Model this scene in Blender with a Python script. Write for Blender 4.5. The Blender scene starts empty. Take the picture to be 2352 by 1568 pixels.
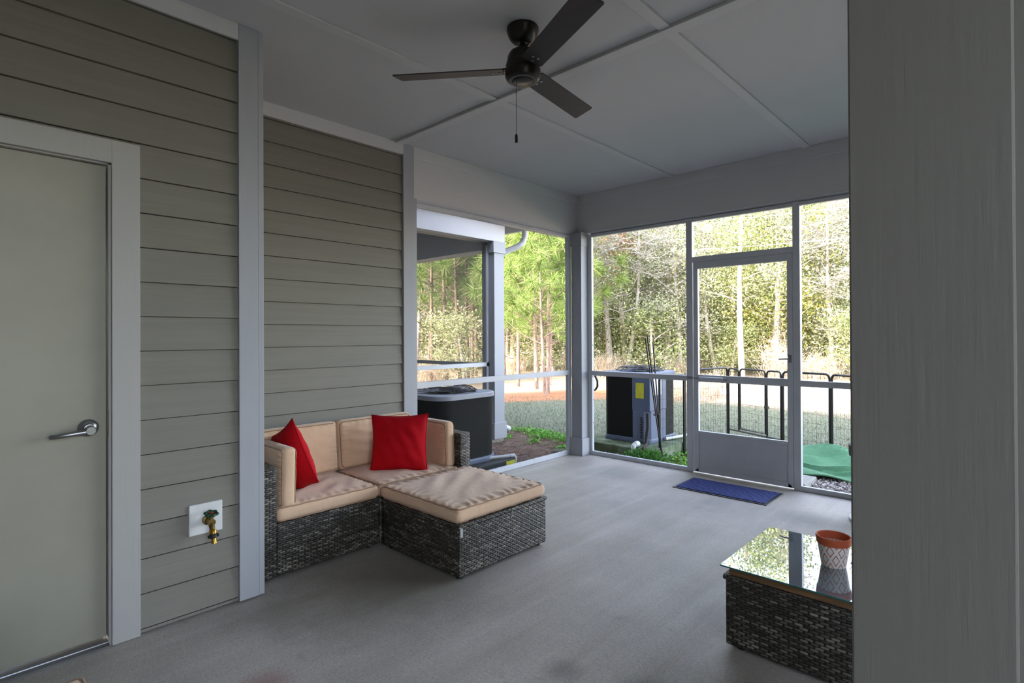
import bpy, bmesh, math, random
import numpy as np
from mathutils import Vector, Matrix
random.seed(7); RNG = np.random.default_rng(11)
PI = math.pi
SC = bpy.context.scene
COL = SC.collection

# ------------------------------------------------------------------ object helpers
def tag(o, label, cat, group=None, kind=None):
    o['label'] = label; o['category'] = cat
    if group: o['group'] = group
    if kind: o['kind'] = kind
    return o

def thing(name, label, cat, loc=(0, 0, 0), rot=(0, 0, 0), group=None, kind=None):
    o = bpy.data.objects.new(name, None); COL.objects.link(o)
    o.empty_display_size = 0.1
    o.location = loc; o.rotation_euler = rot
    return tag(o, label, cat, group, kind)

class MB:
    """collects shapes of ONE mesh object"""
    def __init__(s): s.v = []; s.f = []
    def add(s, vs, fs):
        b = len(s.v); s.v += [tuple(p) for p in vs]; s.f += [tuple(b + i for i in f) for f in fs]; return s
    def box(s, x0, x1, y0, y1, z0, z1, M=None):
        vs = [(x, y, z) for z in (z0, z1) for y in (y0, y1) for x in (x0, x1)]
        if M is not None: vs = [M @ Vector(p) for p in vs]
        return s.add(vs, [(0, 2, 3, 1), (4, 5, 7, 6), (0, 1, 5, 4), (2, 6, 7, 3), (0, 4, 6, 2), (1, 3, 7, 5)])
    def prism(s, poly, axis, a, b):
        """poly: list of 2D points, extruded along axis 0/1/2 from a to b"""
        n = len(poly); vs = []
        for t in (a, b):
            for p in poly:
                q = list(p); q.insert(axis, t); vs.append(q)
        fs = [tuple(range(n)), tuple(range(2 * n - 1, n - 1, -1))]
        fs += [(i, i + n, (i + 1) % n + n, (i + 1) % n) for i in range(n)]
        return s.add(vs, fs)
    def tube(s, pts, r, n=8, closed=False, caps=True):
        pts = [Vector(p) for p in pts]; m = len(pts); rs = r if isinstance(r, (list, tuple)) else [r] * m
        rings = []; up = None
        for i, p in enumerate(pts):
            if closed: t = pts[(i + 1) % m] - pts[i - 1]
            else: t = pts[min(i + 1, m - 1)] - pts[max(i - 1, 0)]
            t.normalize()
            if up is None:
                up = Vector((0, 0, 1)) if abs(t.z) < .9 else Vector((1, 0, 0))
            x = up - t * up.dot(t)
            if x.length < 1e-6: x = t.orthogonal()
            x.normalize(); y = t.cross(x); up = x
            rings.append([p + (x * math.cos(2 * PI * k / n) + y * math.sin(2 * PI * k / n)) * rs[i] for k in range(n)])
        vs = [q for r_ in rings for q in r_]; fs = []
        for i in range(m if closed else m - 1):
            j = (i + 1) % m
            fs += [(i * n + k, i * n + (k + 1) % n, j * n + (k + 1) % n, j * n + k) for k in range(n)]
        if caps and not closed:
            fs += [tuple(range(n - 1, -1, -1)), tuple((m - 1) * n + k for k in range(n))]
        return s.add(vs, fs)
    def lathe(s, prof, n=32, M=None, closed=False):
        """prof: (r, z) list"""
        vs = []; m = len(prof)
        for r, z in prof:
            for k in range(n):
                a = 2 * PI * k / n; p = Vector((r * math.cos(a), r * math.sin(a), z))
                vs.append(M @ p if M is not None else p)
        fs = []
        for i in range(m if closed else m - 1):
            j = (i + 1) % m
            fs += [(i * n + k, i * n + (k + 1) % n, j * n + (k + 1) % n, j * n + k) for k in range(n)]
        if not closed:
            if prof[0][0] > 1e-5: fs.append(tuple(range(n - 1, -1, -1)))
            if prof[-1][0] > 1e-5: fs.append(tuple((m - 1) * n + k for k in range(n)))
        return s.add(vs, fs)
    def build(s, name, mat, parent=None, bevel=0, smooth=None, uv=False, world=False, seg=2):
        v = s.v
        if world and parent is not None:
            L = Vector((0, 0, 0)); q = parent
            while q is not None: L = L + q.location; q = q.parent
            v = [tuple(Vector(p) - L) for p in v]
        me = bpy.data.meshes.new(name); me.from_pydata(v, [], s.f); me.validate()
        bm = bmesh.new(); bm.from_mesh(me)
        bmesh.ops.recalc_face_normals(bm, faces=bm.faces)
        if bevel:
            es = [e for e in bm.edges if e.is_manifold and e.calc_face_angle(0) > .5]
            bmesh.ops.bevel(bm, geom=es, offset=bevel, segments=seg, profile=.5, affect='EDGES', clamp_overlap=True)
        if uv:
            ul = bm.loops.layers.uv.new('UVMap'); bm.normal_update()
            for f in bm.faces:
                a = max(range(3), key=lambda k: abs(f.normal[k]))
                for l in f.loops:
                    c = l.vert.co
                    l[ul].uv = (c.y, c.z) if a == 0 else (c.x, c.z) if a == 1 else (c.x, c.y)
        bm.to_mesh(me); bm.free()
        return link(name, me, mat, parent, smooth)

def link(name, me, mat, parent=None, smooth=None):
    for m in (mat if isinstance(mat, (list, tuple)) else [mat]): me.materials.append(m)
    if smooth is not None:
        me.polygons.foreach_set('use_smooth', [True] * len(me.polygons))
        if smooth < 3: me.set_sharp_from_angle(angle=smooth)
    o = bpy.data.objects.new(name, me); COL.objects.link(o)
    if parent is not None: o.parent = parent
    return o

def struct(name, label, cat, mb, mat, **k):
    return tag(mb.build(name, mat, None, **k), label, cat, kind='structure')

def bx(*a, **k): return MB().box(*a, **k)

def copy_tree(o, parent=None):
    c = o.copy(); COL.objects.link(c)
    if parent is not None: c.parent = parent
    for ch in list(o.children): copy_tree(ch, c)
    return c

# ------------------------------------------------------------------ materials
def srgb(r, g, b):
    f = lambda c: (c / 255 / 12.92) if c / 255 <= .04045 else ((c / 255 + .055) / 1.055) ** 2.4
    return (f(r), f(g), f(b), 1)

class NT:
    def __init__(s, name):
        s.m = bpy.data.materials.new(name); s.m.use_nodes = True; s.t = s.m.node_tree
        s.b = s.t.nodes['Principled BSDF']; s.out = s.t.nodes['Material Output']
    def n(s, typ, ins=None, **props):
        x = s.t.nodes.new(typ)
        for k, v in props.items(): setattr(x, k, v)
        for k, v in (ins or {}).items():
            if hasattr(v, 'is_output') or isinstance(v, bpy.types.NodeSocket): s.t.links.new(v, x.inputs[k])
            else: x.inputs[k].default_value = v
        return x
    def set(s, k, v):
        if isinstance(v, bpy.types.NodeSocket): s.t.links.new(v, s.b.inputs[k])
        else: s.b.inputs[k].default_value = v
    def math(s, op, a, b=0, c=None):
        i = {0: a, 1: b}
        if c is not None: i[2] = c
        return s.n('ShaderNodeMath', i, operation=op).outputs[0]
    def obj(s, scale=(1, 1, 1)):
        tc = s.n('ShaderNodeTexCoord')
        return s.n('ShaderNodeMapping', {'Vector': tc.outputs['Object'], 'Scale': scale}).outputs[0]
    def geo(s, scale=(1, 1, 1)):
        g = s.n('ShaderNodeNewGeometry')
        return s.n('ShaderNodeMapping', {'Vector': g.outputs['Position'], 'Scale': scale}).outputs[0]
    def noise(s, vec, scale, detail=4, rough=.55):
        return s.n('ShaderNodeTexNoise', {'Vector': vec, 'Scale': scale, 'Detail': detail, 'Roughness': rough}).outputs[0]
    def ramp(s, fac, stops):
        r = s.n('ShaderNodeValToRGB', {'Fac': fac}); e = r.color_ramp.elements
        while len(e) < len(stops): e.new(.5)
        for k, (p, c) in enumerate(stops): e[k].position = p; e[k].color = c if len(c) == 4 else (*c, 1)
        return r.outputs[0]
    def mix(s, f, a, b, blend='MIX'):
        x = s.n('ShaderNodeMix', None, data_type='RGBA', blend_type=blend)
        for k, v in ((0, f), (6, a), (7, b)):
            if isinstance(v, bpy.types.NodeSocket): s.t.links.new(v, x.inputs[k])
            else: x.inputs[k].default_value = v
        return x.outputs[2]
    def bump(s, h, strength=.3, dist=.01):
        s.set('Normal', s.n('ShaderNodeBump', {'Height': h, 'Strength': strength, 'Distance': dist}).outputs[0])

def plain(name, col, rough=.5, metal=0, vary=.08, scale=6, bump=0, bscale=80, spec=.5, stretch=(1, 1, 1)):
    t = NT(name); v = t.obj(stretch)
    n = t.noise(v, scale, 5)
    d = tuple(c * (1 - vary * 1.6) for c in col[:3]) + (1,); l = tuple(min(1, c * (1 + vary)) for c in col[:3]) + (1,)
    t.set('Base Color', t.ramp(n, [(.3, d), (.7, l)])); t.set('Roughness', rough); t.set('Metallic', metal)
    t.set('Specular IOR Level', spec)
    if bump: t.bump(t.noise(t.obj(stretch), bscale, 4), bump, .004)
    return t.m

def painted_wood(name, col, axis, rough=.55, bump=.25, vary=.05):
    """white painted fibre-cement boards with an embossed grain running along axis"""
    t = NT(name); sc = [14, 14, 14]; sc[axis] = .5
    v = t.obj(tuple(sc)); g = t.noise(v, 6, 6, .65)
    big = t.noise(t.obj(), 1.3, 3)
    d = tuple(c * (1 - vary) for c in col[:3]) + (1,)
    c = t.mix(g, d, col); c = t.mix(t.math('MULTIPLY', big, .25), c, tuple(x * .8 for x in col[:3]) + (1,))
    t.set('Base Color', c); t.set('Roughness', rough); t.bump(g, bump, .003)
    return t.m

WHITE = srgb(206, 207, 208)
M = {}
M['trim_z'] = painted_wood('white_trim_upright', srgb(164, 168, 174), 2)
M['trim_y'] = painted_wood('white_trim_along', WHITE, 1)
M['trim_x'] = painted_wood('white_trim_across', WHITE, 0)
M['col'] = painted_wood('column_paint', srgb(128, 125, 118), 2, .6, .35, .1)
M['ceil'] = painted_wood('ceiling_paint', srgb(201, 202, 204), 1, .6, .3, .06)
M['frame'] = plain('white_aluminium', srgb(196, 200, 206), .4, 0, .04, 5)
M['door'] = plain('door_paint', srgb(150, 148, 135), .45, 0, .05, 3, .05, 60)
M['casing'] = painted_wood('casing_paint', srgb(170, 170, 167), 2)

def siding_mat():
    t = NT('grey_lap_siding'); v = t.obj((10, .45, 26)); g = t.noise(v, 5, 6, .7)
    w = t.n('ShaderNodeTexWave', {'Vector': t.obj((1, .25, 9)), 'Scale': 2.2, 'Distortion': 9, 'Detail': 3, 'Detail Scale': 1.2}).outputs['Fac']
    h = t.math('ADD', t.math('MULTIPLY', g, .7), t.math('MULTIPLY', w, .3))
    t.set('Base Color', t.mix(h, srgb(116, 114, 105), srgb(128, 126, 117))); t.set('Roughness', .6); t.bump(h, .35, .003)
    return t.m
M['siding'] = siding_mat()

def concrete_mat():
    t = NT('broomed_concrete'); v = t.geo()
    big = t.noise(v, .9, 5, .6); fine = t.noise(v, 160, 3, .6); mid = t.noise(v, 9, 5, .65)
    streak = t.noise(t.geo((4, .3, 1)), 1.8, 5, .62); broom = t.noise(t.geo((110, 1.6, 1)), 1.6, 3)
    c = t.mix(t.n('ShaderNodeMapRange', {0: streak, 1: .2, 2: .8}).outputs[0], srgb(171, 161, 147), srgb(197, 190, 181))
    c = t.mix(t.n('ShaderNodeMapRange', {0: big, 1: .42, 2: .7}).outputs[0], c, srgb(146, 141, 130))
    c = t.mix(t.n('ShaderNodeMapRange', {0: mid, 1: .6, 2: .78, 4: .5}).outputs[0], c, srgb(118, 114, 106))
    c = t.mix(t.n('ShaderNodeMapRange', {0: t.noise(v, 70, 4, .7), 1: .35, 2: .7, 4: .55}).outputs[0], c, srgb(128, 124, 118)); c = t.mix(t.n('ShaderNodeMapRange', {0: fine, 1: .5, 2: .75, 4: .6}).outputs[0], c, srgb(206, 204, 202))
    sk2 = t.noise(t.geo((9, .16, 1)), 1.5, 4, .6); c = t.mix(t.n('ShaderNodeMapRange', {0: sk2, 1: .55, 2: .75, 4: .2}).outputs[0], c, srgb(206, 204, 206))
    # dark and reddish stains left on the slab
    for (x, y, r, colr, a) in ((-1.95, .62, .16, srgb(140, 70, 78), .5), (-2.3, .50, .11, srgb(150, 70, 80), .65), (-2.1, .86, .12, srgb(140, 75, 80), .45),
                               (-2.45, 1.62, .62, srgb(78, 72, 58), .55), (-2.62, 1.1, .28, srgb(92, 88, 76), .4), (-1.14, 4.25, .22, srgb(96, 104, 100), .55),
                               (-1.0, 1.78, .16, srgb(86, 86, 88), .55), (-1.33, 1.7, .1, srgb(96, 94, 92), .5), (-1.78, 4.2, .14, srgb(110, 112, 112), .35), (-2.9, 4.5, .3, srgb(108, 116, 112), .4)):
        d = t.n('ShaderNodeVectorMath', {0: v, 1: (x, y, 0)}, operation='DISTANCE').outputs['Value']
        d = t.math('ADD', d, t.math('MULTIPLY', t.math('SUBTRACT', mid, .5), .5 * r))
        f = t.n('ShaderNodeMapRange', {0: d, 1: r, 2: r * .25, 3: 0, 4: a}).outputs[0]
        c = t.mix(f, c, colr)
    t.set('Base Color', c)
    t.set('Roughness', t.n('ShaderNodeMapRange', {0: streak, 1: .3, 2: .75, 3: .62, 4: .45}).outputs[0])
    h = t.math('ADD', t.math('MULTIPLY', fine, .6), t.math('MULTIPLY', broom, .6)); t.bump(h, .45, .004)
    return t.m
M['concrete'] = concrete_mat()

def wicker_mat():
    t = NT('grey_brown_wicker'); uv = t.n('ShaderNodeTexCoord').outputs['UV']
    sx = t.n('ShaderNodeSeparateXYZ', {0: uv}); u, v = sx.outputs[0], sx.outputs[1]
    RH, PW = .0112, .036
    row = t.math('FLOOR', t.math('DIVIDE', v, RH))
    off = t.math('MULTIPLY', t.math('MODULO', row, 2), PW / 2)
    uo = t.math('DIVIDE', t.math('ADD', u, off), PW)
    fu = t.math('FRACT', uo); fv = t.math('FRACT', t.math('DIVIDE', v, RH))
    hump_u = t.math('SINE', t.math('MULTIPLY', t.math('MINIMUM', t.math('DIVIDE', fu, .86), 1.0), PI))
    hump_v = t.math('SINE', t.math('MULTIPLY', fv, PI))
    h = t.math('MULTIPLY', t.math('POWER', t.math('MAXIMUM', hump_u, 0), .45), t.math('POWER', t.math('MAXIMUM', hump_v, 0), .5))
    cell = t.n('ShaderNodeCombineXYZ', {0: t.math('FLOOR', uo), 1: row})
    rnd = t.n('ShaderNodeTexWhiteNoise', {'Vector': cell.outputs[0]}, noise_dimensions='2D').outputs[0]
    drift = t.noise(t.n('ShaderNodeCombineXYZ', {0: t.math('MULTIPLY', u, 3.0), 1: t.math('MULTIPLY', row, 7.31)}).outputs[0], 1, 2)
    patch = t.noise(t.n('ShaderNodeCombineXYZ', {0: t.math('MULTIPLY', u, 3.4), 1: t.math('MULTIPLY', v, 9)}).outputs[0], 1, 2)
    tone = t.math('ADD', t.math('ADD', t.math('MULTIPLY', drift, .55), t.math('MULTIPLY', rnd, .22)), t.math('MULTIPLY', patch, .3))
    c = t.ramp(tone, [(.34, srgb(42, 40, 37)), (.5, srgb(64, 61, 55)), (.6, srgb(102, 98, 90)), (.76, srgb(154, 149, 138))])
    c = t.mix(t.n('ShaderNodeMapRange', {0: h, 1: .15, 2: .6}).outputs[0], srgb(26, 24, 21), c)
    t.set('Base Color', c); t.set('Roughness', .45); t.bump(h, .8, .005)
    return t.m
M['wicker'] = wicker_mat()

def fabric_mat(name, a, b, weave=900, rough=.85, sheen=.3, wr=.25):
    t = NT(name); v = t.obj()
    n = t.noise(v, 5, 4); w = t.n('ShaderNodeTexWave', {'Vector': v, 'Scale': weave / 6.28, 'Distortion': 1.5}).outputs['Fac']
    t.set('Base Color', t.mix(n, a, b)); t.set('Roughness', rough); t.set('Sheen Weight', sheen); t.set('Specular IOR Level', .25)
    wn = t.noise(t.obj((1, 1, .35)), 26, 3, .5)
    t.bump(t.math('ADD', t.math('MULTIPLY', w, .06), wn), wr, .012)
    return t.m
M['tan'] = fabric_mat('tan_cushion_fabric', srgb(202, 168, 137), srgb(222, 189, 160))
M['tan_pipe'] = fabric_mat('tan_piping', srgb(150, 118, 92), srgb(164, 132, 106))
M['red'] = fabric_mat('red_linen', srgb(176, 0, 17), srgb(188, 2, 22), 700, .85, .0, .06)
M['black'] = plain('black_metal', srgb(34, 33, 34), .42, .1, .1, 8)
M['fan'] = plain('bronze_black_fan', srgb(40, 36, 36), .33, .35, .06, 5)
M['fan_blade'] = plain('dark_fan_blade', srgb(54, 50, 50), .5, 0, .1, 3, stretch=(.4, 6, 6))
M['steel'] = plain('satin_steel', srgb(150, 152, 154), .3, .9, .05, 5)
M['brass'] = plain('brass', srgb(196, 150, 70), .3, 1, .1, 20)
M['brass_old'] = plain('weathered_brass', srgb(120, 100, 56), .45, .8, .2, 30)
M['green'] = plain('green_handle', srgb(20, 70, 48), .4, 0, .1, 20)
M['plastic_blk'] = plain('black_plastic', srgb(24, 24, 26), .5, 0, .05, 20)
M['screw'] = plain('screw_head', srgb(70, 74, 82), .4, .6, .05, 20)
M['plate'] = plain('white_plate', srgb(214, 216, 216), .5, 0, .04, 14)
M['mat_blue'] = None
M['terra'] = plain('terracotta', srgb(186, 86, 48), .7, 0, .08, 12)
M['paver'] = plain('grey_paver', srgb(150, 148, 142), .85, 0, .1, 30, .4, 120)
M['pvc'] = plain('grey_pvc', srgb(190, 192, 196), .4, 0, .03, 5)
M['ac_grey'] = plain('ac_grey_paint', srgb(98, 110, 134), .45, .1, .08, 3)
M['copper'] = plain('pipe_insulation', srgb(60, 48, 44), .8, 0, .2, 40)
M['yellow'] = None
M['wood'] = plain('bare_wood', srgb(122, 92, 62), .7, 0, .2, 8, stretch=(1, 12, 12))
M['label_grey'] = plain('grey_tag', srgb(168, 172, 172), .6, 0, .04, 9)

def coil_mat():
    t = NT('dark_coil_guard'); v = t.obj(); n = t.noise(v, 3, 3); f = t.noise(t.obj((1, 1, 40)), 8, 2)
    c = t.mix(f, srgb(12, 13, 12), srgb(26, 28, 26)); c = t.mix(t.math('MULTIPLY', n, .4), c, srgb(22, 25, 20))
    t.set('Base Color', c); t.set('Roughness', .7); t.set('Specular IOR Level', .2); t.bump(f, .3, .004)
    return t.m
M['coil'] = coil_mat()

def mossy():
    t = NT('mossy_pad'); v = t.obj(); n = t.noise(v, 5, 6, .65)
    t.set('Base Color', t.ramp(n, [(.32, srgb(52, 66, 48)), (.5, srgb(86, 102, 70)), (.7, srgb(128, 138, 118))])); t.set('Roughness', .9)
    t.bump(t.noise(v, 60, 4), .4, .006); return t.m
M['mossy'] = mossy()
M['pad_black'] = plain('black_plastic_pad', srgb(44, 48, 46), .7, 0, .15, 8, .2, 50)

def sticker():
    t = NT('yellow_notice'); v = t.obj((1, 1, 1)); s = t.n('ShaderNodeSeparateXYZ', {0: v})
    lines = t.math('GREATER_THAN', t.math('FRACT', t.math('MULTIPLY', s.outputs[2], 62)), .55)
    brk = t.math('GREATER_THAN', t.noise(t.obj((60, 60, 8)), 1, 2), .5)
    t.set('Base Color', t.mix(t.math('MULTIPLY', t.math('MULTIPLY', lines, brk), .45), srgb(226, 222, 60), srgb(120, 124, 60))); t.set('Roughness', .5); return t.m
M['yellow'] = sticker()

def doormat_mat():
    t = NT('blue_mat_pile'); v = t.obj(); w = t.n('ShaderNodeTexWave', {'Vector': t.obj((1, 1, 1)), 'Scale': 9, 'Distortion': 7, 'Detail': 3}, bands_direction='DIAGONAL').outputs['Fac']
    n = t.noise(v, 260, 3); c = t.mix(w, srgb(38, 52, 108), srgb(52, 70, 136)); c = t.mix(t.math('MULTIPLY', n, .45), c, srgb(18, 26, 60))
    t.set('Base Color', c); t.set('Roughness', .95); t.bump(t.math('ADD', n, t.math('MULTIPLY', w, .8)), .6, .005); return t.m
M['mat_blue'] = doormat_mat()

def pot_mat():
    t = NT('diamond_glaze'); o = t.n('ShaderNodeTexCoord').outputs['Object']; s = t.n('ShaderNodeSeparateXYZ', {0: o})
    ang = t.math('ARCTAN2', s.outputs[1], s.outputs[0])
    u = t.math('MULTIPLY', ang, 8 / (2 * PI)); v = t.math('DIVIDE', s.outputs[2], .070)
    def dia(du, dv):
        a = t.math('ABSOLUTE', t.math('SUBTRACT', t.math('FRACT', t.math('ADD', u, du + 20)), .5))
        b = t.math('ABSOLUTE', t.math('SUBTRACT', t.math('FRACT', t.math('ADD', v, dv + 20)), .5))
        return t.math('ADD', a, b)
    line = None
    for du, dv in ((0, 0), (.5, .5)):
        d = dia(du, dv)
        r = t.math('MULTIPLY', t.math('GREATER_THAN', d, .27), t.math('LESS_THAN', d, .355))
        line = r if line is None else t.math('MAXIMUM', line, r)
    chip = t.math('GREATER_THAN', t.noise(t.obj(), 45, 3), .7)
    c = t.mix(line, srgb(222, 220, 214), srgb(186, 92, 64)); c = t.mix(t.math('MULTIPLY', chip, .5), c, srgb(120, 110, 104))
    t.set('Base Color', c); t.set('Roughness', .45); return t.m
M['pot'] = pot_mat()

def glass_mat():
    t = NT('clear_table_glass'); nd = t.t.nodes
    fr = t.n('ShaderNodeFresnel', {'IOR': 2.5}).outputs[0]
    ds = t.n('ShaderNodeBsdfDiffuse', {'Color': srgb(176, 188, 200)})
    gl = t.n('ShaderNodeBsdfGlossy', {'Color': (.95, 1, .98, 1), 'Roughness': .008}); tr = t.n('ShaderNodeBsdfTransparent', {'Color': (.72, .86, .84, 1)})
    m0 = t.n('ShaderNodeMixShader', {0: .28, 1: tr.outputs[0], 2: ds.outputs[0]}); mx = t.n('ShaderNodeMixShader', {0: fr, 1: m0.outputs[0], 2: gl.outputs[0]}); t.t.links.new(mx.outputs[0], t.out.inputs[0]); return t.m
M['glass'] = glass_mat()
M['glass_edge'] = plain('green_glass_edge', srgb(16, 96, 92), .15, 0, .05, 5)

def screen_mat(name, cover, col):
    t = NT(name)
    df = t.n('ShaderNodeBsdfDiffuse', {'Color': col}); tr = t.n('ShaderNodeBsdfTransparent')
    mx = t.n('ShaderNodeMixShader', {0: cover, 1: tr.outputs[0], 2: df.outputs[0]}); t.t.links.new(mx.outputs[0], t.out.inputs[0]); return t.m
M['screen'] = screen_mat('insect_screen', .10, srgb(70, 72, 74))
M['screen_far'] = screen_mat('neighbour_insect_screen', .36, srgb(84, 86, 88))
M['shingle'] = plain('roof_shingle', srgb(90, 86, 82), .9, 0, .2, 30)
M['nb_white'] = painted_wood('neighbour_trim', srgb(200, 202, 206), 1)

# ------------------------------------------------------------------ setting
CEIL = 2.857
struct('floor', 'grey broomed concrete porch slab with pale streaks', 'floor', bx(-3.80, 1.7, -3.0, 5.09, -.3, 0), M['concrete'])
struct('ceiling', 'white painted panel ceiling over the porch', 'ceiling', bx(-3.9, 1.75, -3.0, 5.2, CEIL, CEIL + .06), M['ceil'])
struct('roof', 'shingled roof of the house above the porch, with an added sun block over the gap', 'roof',
       MB().prism([(-4.6, 2.93), (5.50, 2.93), (5.50, 3.05), (0, 4.6), (-4.6, 5.6)], 0, -4.2, 1.9).prism([(-4.6, 2.93), (2.2, 2.93), (2.2, 4.8), (-.3, 6.05), (-4.6, 6.3)], 0, -5.6, -3.3), M['shingle'])  # second prism is an unseen block added to stop sun through the gap

def lap(mb, x, y0, y1, z0, exposure, ztop, zmin=0.008, zcut=None):
    """lapped boards facing +X"""
    k = -1
    while True:
        b = z0 + exposure * k; t = b + exposure; k += 1
        if b >= ztop: break
        if t <= zmin: continue
        bb = max(b, zmin); tt = min(t, ztop)
        if zcut is not None:
            if tt <= zcut: continue
            bb = max(bb, zcut)
        xb = x - .012 * (bb - b) / exposure; xt = x - .012 * (tt - b) / exposure
        tg = tt - ((.003 + .013 * max(0, (1.31 - tt) / 2.4)) if tt == t else 0)  # groove widens below eye height, imitating the shadow line under each lap
        mb.prism([(xb, bb), (xt, tg), (x - .03, tg), (x - .03, bb)], 1, y0, y1)
    return mb
w = MB()
lap(w, -2.842, .62, 1.06, .030, .1525, CEIL); lap(w, -2.842, -.52, .62, .030, .1525, CEIL, zcut=2.14); lap(w, -2.842, -3.0, -.52, .030, .1525, CEIL)
w.box(-2.95, -2.872, -3.0, -.52, 0, CEIL); w.box(-2.95, -2.872, .62, 1.15, 0, CEIL); w.box(-2.95, -2.872, -.52, .62, 2.14, CEIL); w.box(-3.75, -2.93, 1.10, 1.14, 0, CEIL)
struct('wall_left_near', 'grey lap siding wall with the storage door and the hose tap', 'wall', w, M['siding'])
w = lap(MB(), -3.652, 1.14, 2.62, .0285, .1515, CEIL); w.box(-3.80, -3.682, 1.14, 2.62, 0, CEIL)
struct('wall_left_recessed', 'grey lap siding wall set back behind the sofa', 'wall', w, M['siding'])
struct('wall_rear', 'unseen grey house wall behind the viewer, placed to block the sun', 'wall', bx(-3.2, 6.0, -3.2, -3.0, 0, CEIL), M['siding'])  # unseen; placed to keep the low sun behind the viewer out

struct('wall_right', 'unseen grey wall added to cut the light from the right, hidden by the near column', 'wall', MB().box(1.7, 1.9, 1.0, 5.2, 0, CEIL).box(1.7, 1.9, -3.0, -.6, 0, CEIL), M['siding'])  # unseen wall, added to cut light from the right; its gap lights the door
struct('gap_light_block', 'unseen grey wall added to block light between the houses, behind the left air conditioner', 'wall', bx(-5.3, -3.6, .85, 1.0, -.3, 3.0), M['siding'])  # unseen wall added to stop light coming through between the houses
tn = [0]
def trim(label, mb, mat, cat='trim', **k):
    tn[0] += 1
    return struct('trim_%d' % tn[0], label, cat, mb, mat, **k)
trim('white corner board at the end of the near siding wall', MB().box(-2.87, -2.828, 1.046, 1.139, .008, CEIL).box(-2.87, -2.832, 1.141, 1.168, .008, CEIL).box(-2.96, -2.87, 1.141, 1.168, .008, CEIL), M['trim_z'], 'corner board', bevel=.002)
trim('white frieze board along the top of the near siding wall', bx(-2.86, -2.829, -3.0, 1.046, 2.776, CEIL), M['trim_y'], 'frieze board', bevel=.002)
trim('white frieze board along the top of the recessed siding wall', bx(-3.70, -3.640, 1.16, 2.608, 2.766, CEIL), M['trim_y'], 'frieze board', bevel=.002)
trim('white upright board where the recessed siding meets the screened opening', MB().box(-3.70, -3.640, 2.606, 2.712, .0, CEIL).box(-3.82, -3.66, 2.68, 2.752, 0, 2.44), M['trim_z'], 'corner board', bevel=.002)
trim('white boxed beam over the left screened opening', bx(-3.92, -3.664, 2.70, 5.22, 2.435, CEIL), M['trim_y'], 'beam')
trim('white boxed beam over the screen door wall', bx(-3.664, 1.75, 4.972, 5.22, 2.435, CEIL), M['trim_x'], 'beam')
trim('white crown strip along the left beam under the ceiling', bx(-3.664, -3.646, 2.712, 4.954, 2.762, CEIL), M['trim_y'], 'crown strip', bevel=.003)
trim('white crown strip along the far beam under the ceiling', bx(-3.646, 1.75, 4.954, 4.972, 2.752, CEIL), M['trim_x'], 'crown strip', bevel=.003)
trim('white sloped strip under the far beam', MB().prism([(4.968, 2.44), (5.012, 2.44), (5.012, 2.412)], 0, -3.5, 1.75), M['frame'], 'trim strip')
trim('white sloped strip under the left beam', MB().prism([(-3.660, 2.44), (-3.700, 2.44), (-3.700, 2.412)], 1, 2.752, 4.86), M['frame'], 'trim strip')
# ceiling battens
for x, lab in ((-2.53, 'ceiling batten over the sofa side, running to the far beam'), (-1.32, 'ceiling batten above the screen door, running to the far beam'), (-.10, 'ceiling batten next to the near column'), (1.12, 'ceiling batten beyond the near column')):
    trim('white ' + lab, bx(x - .03, x + .03, -2.9, 4.954, CEIL - .011, CEIL), M['trim_y'], 'batten', bevel=.002)
trim('white ceiling batten crossing the others in front of the fan', bx(-3.64, 1.7, 2.53, 2.60, CEIL - .019, CEIL), M['trim_x'], 'batten', bevel=.002)
trim('white ceiling batten crossing nearest the viewer', bx(-2.83, 1.7, .07, .14, CEIL - .019, CEIL), M['trim_x'], 'batten', bevel=.002)
# corner post
cp = thing('corner_post', 'white boxed corner post where the two screened walls meet', 'post', (-3.6, 4.92, 0), kind='structure')
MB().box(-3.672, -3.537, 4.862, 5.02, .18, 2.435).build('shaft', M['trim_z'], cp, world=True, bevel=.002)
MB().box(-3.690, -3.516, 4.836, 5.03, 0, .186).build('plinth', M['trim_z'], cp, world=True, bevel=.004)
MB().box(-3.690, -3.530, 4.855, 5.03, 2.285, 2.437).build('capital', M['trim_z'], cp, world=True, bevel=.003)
# near column at the right
nc = thing('near_column', 'wide taupe painted column filling the right edge close to the viewer', 'column', (-.14, 1.42, 0), kind='structure')
MB().box(-.268, -.0145, 1.30, 1.56, 0, CEIL).build('shaft', M['col'], nc, world=True, bevel=.004)
MB().box(-.03, .10, 1.335, 1.50, 0, CEIL).build('side_board', M['col'], nc, world=True)

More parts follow.
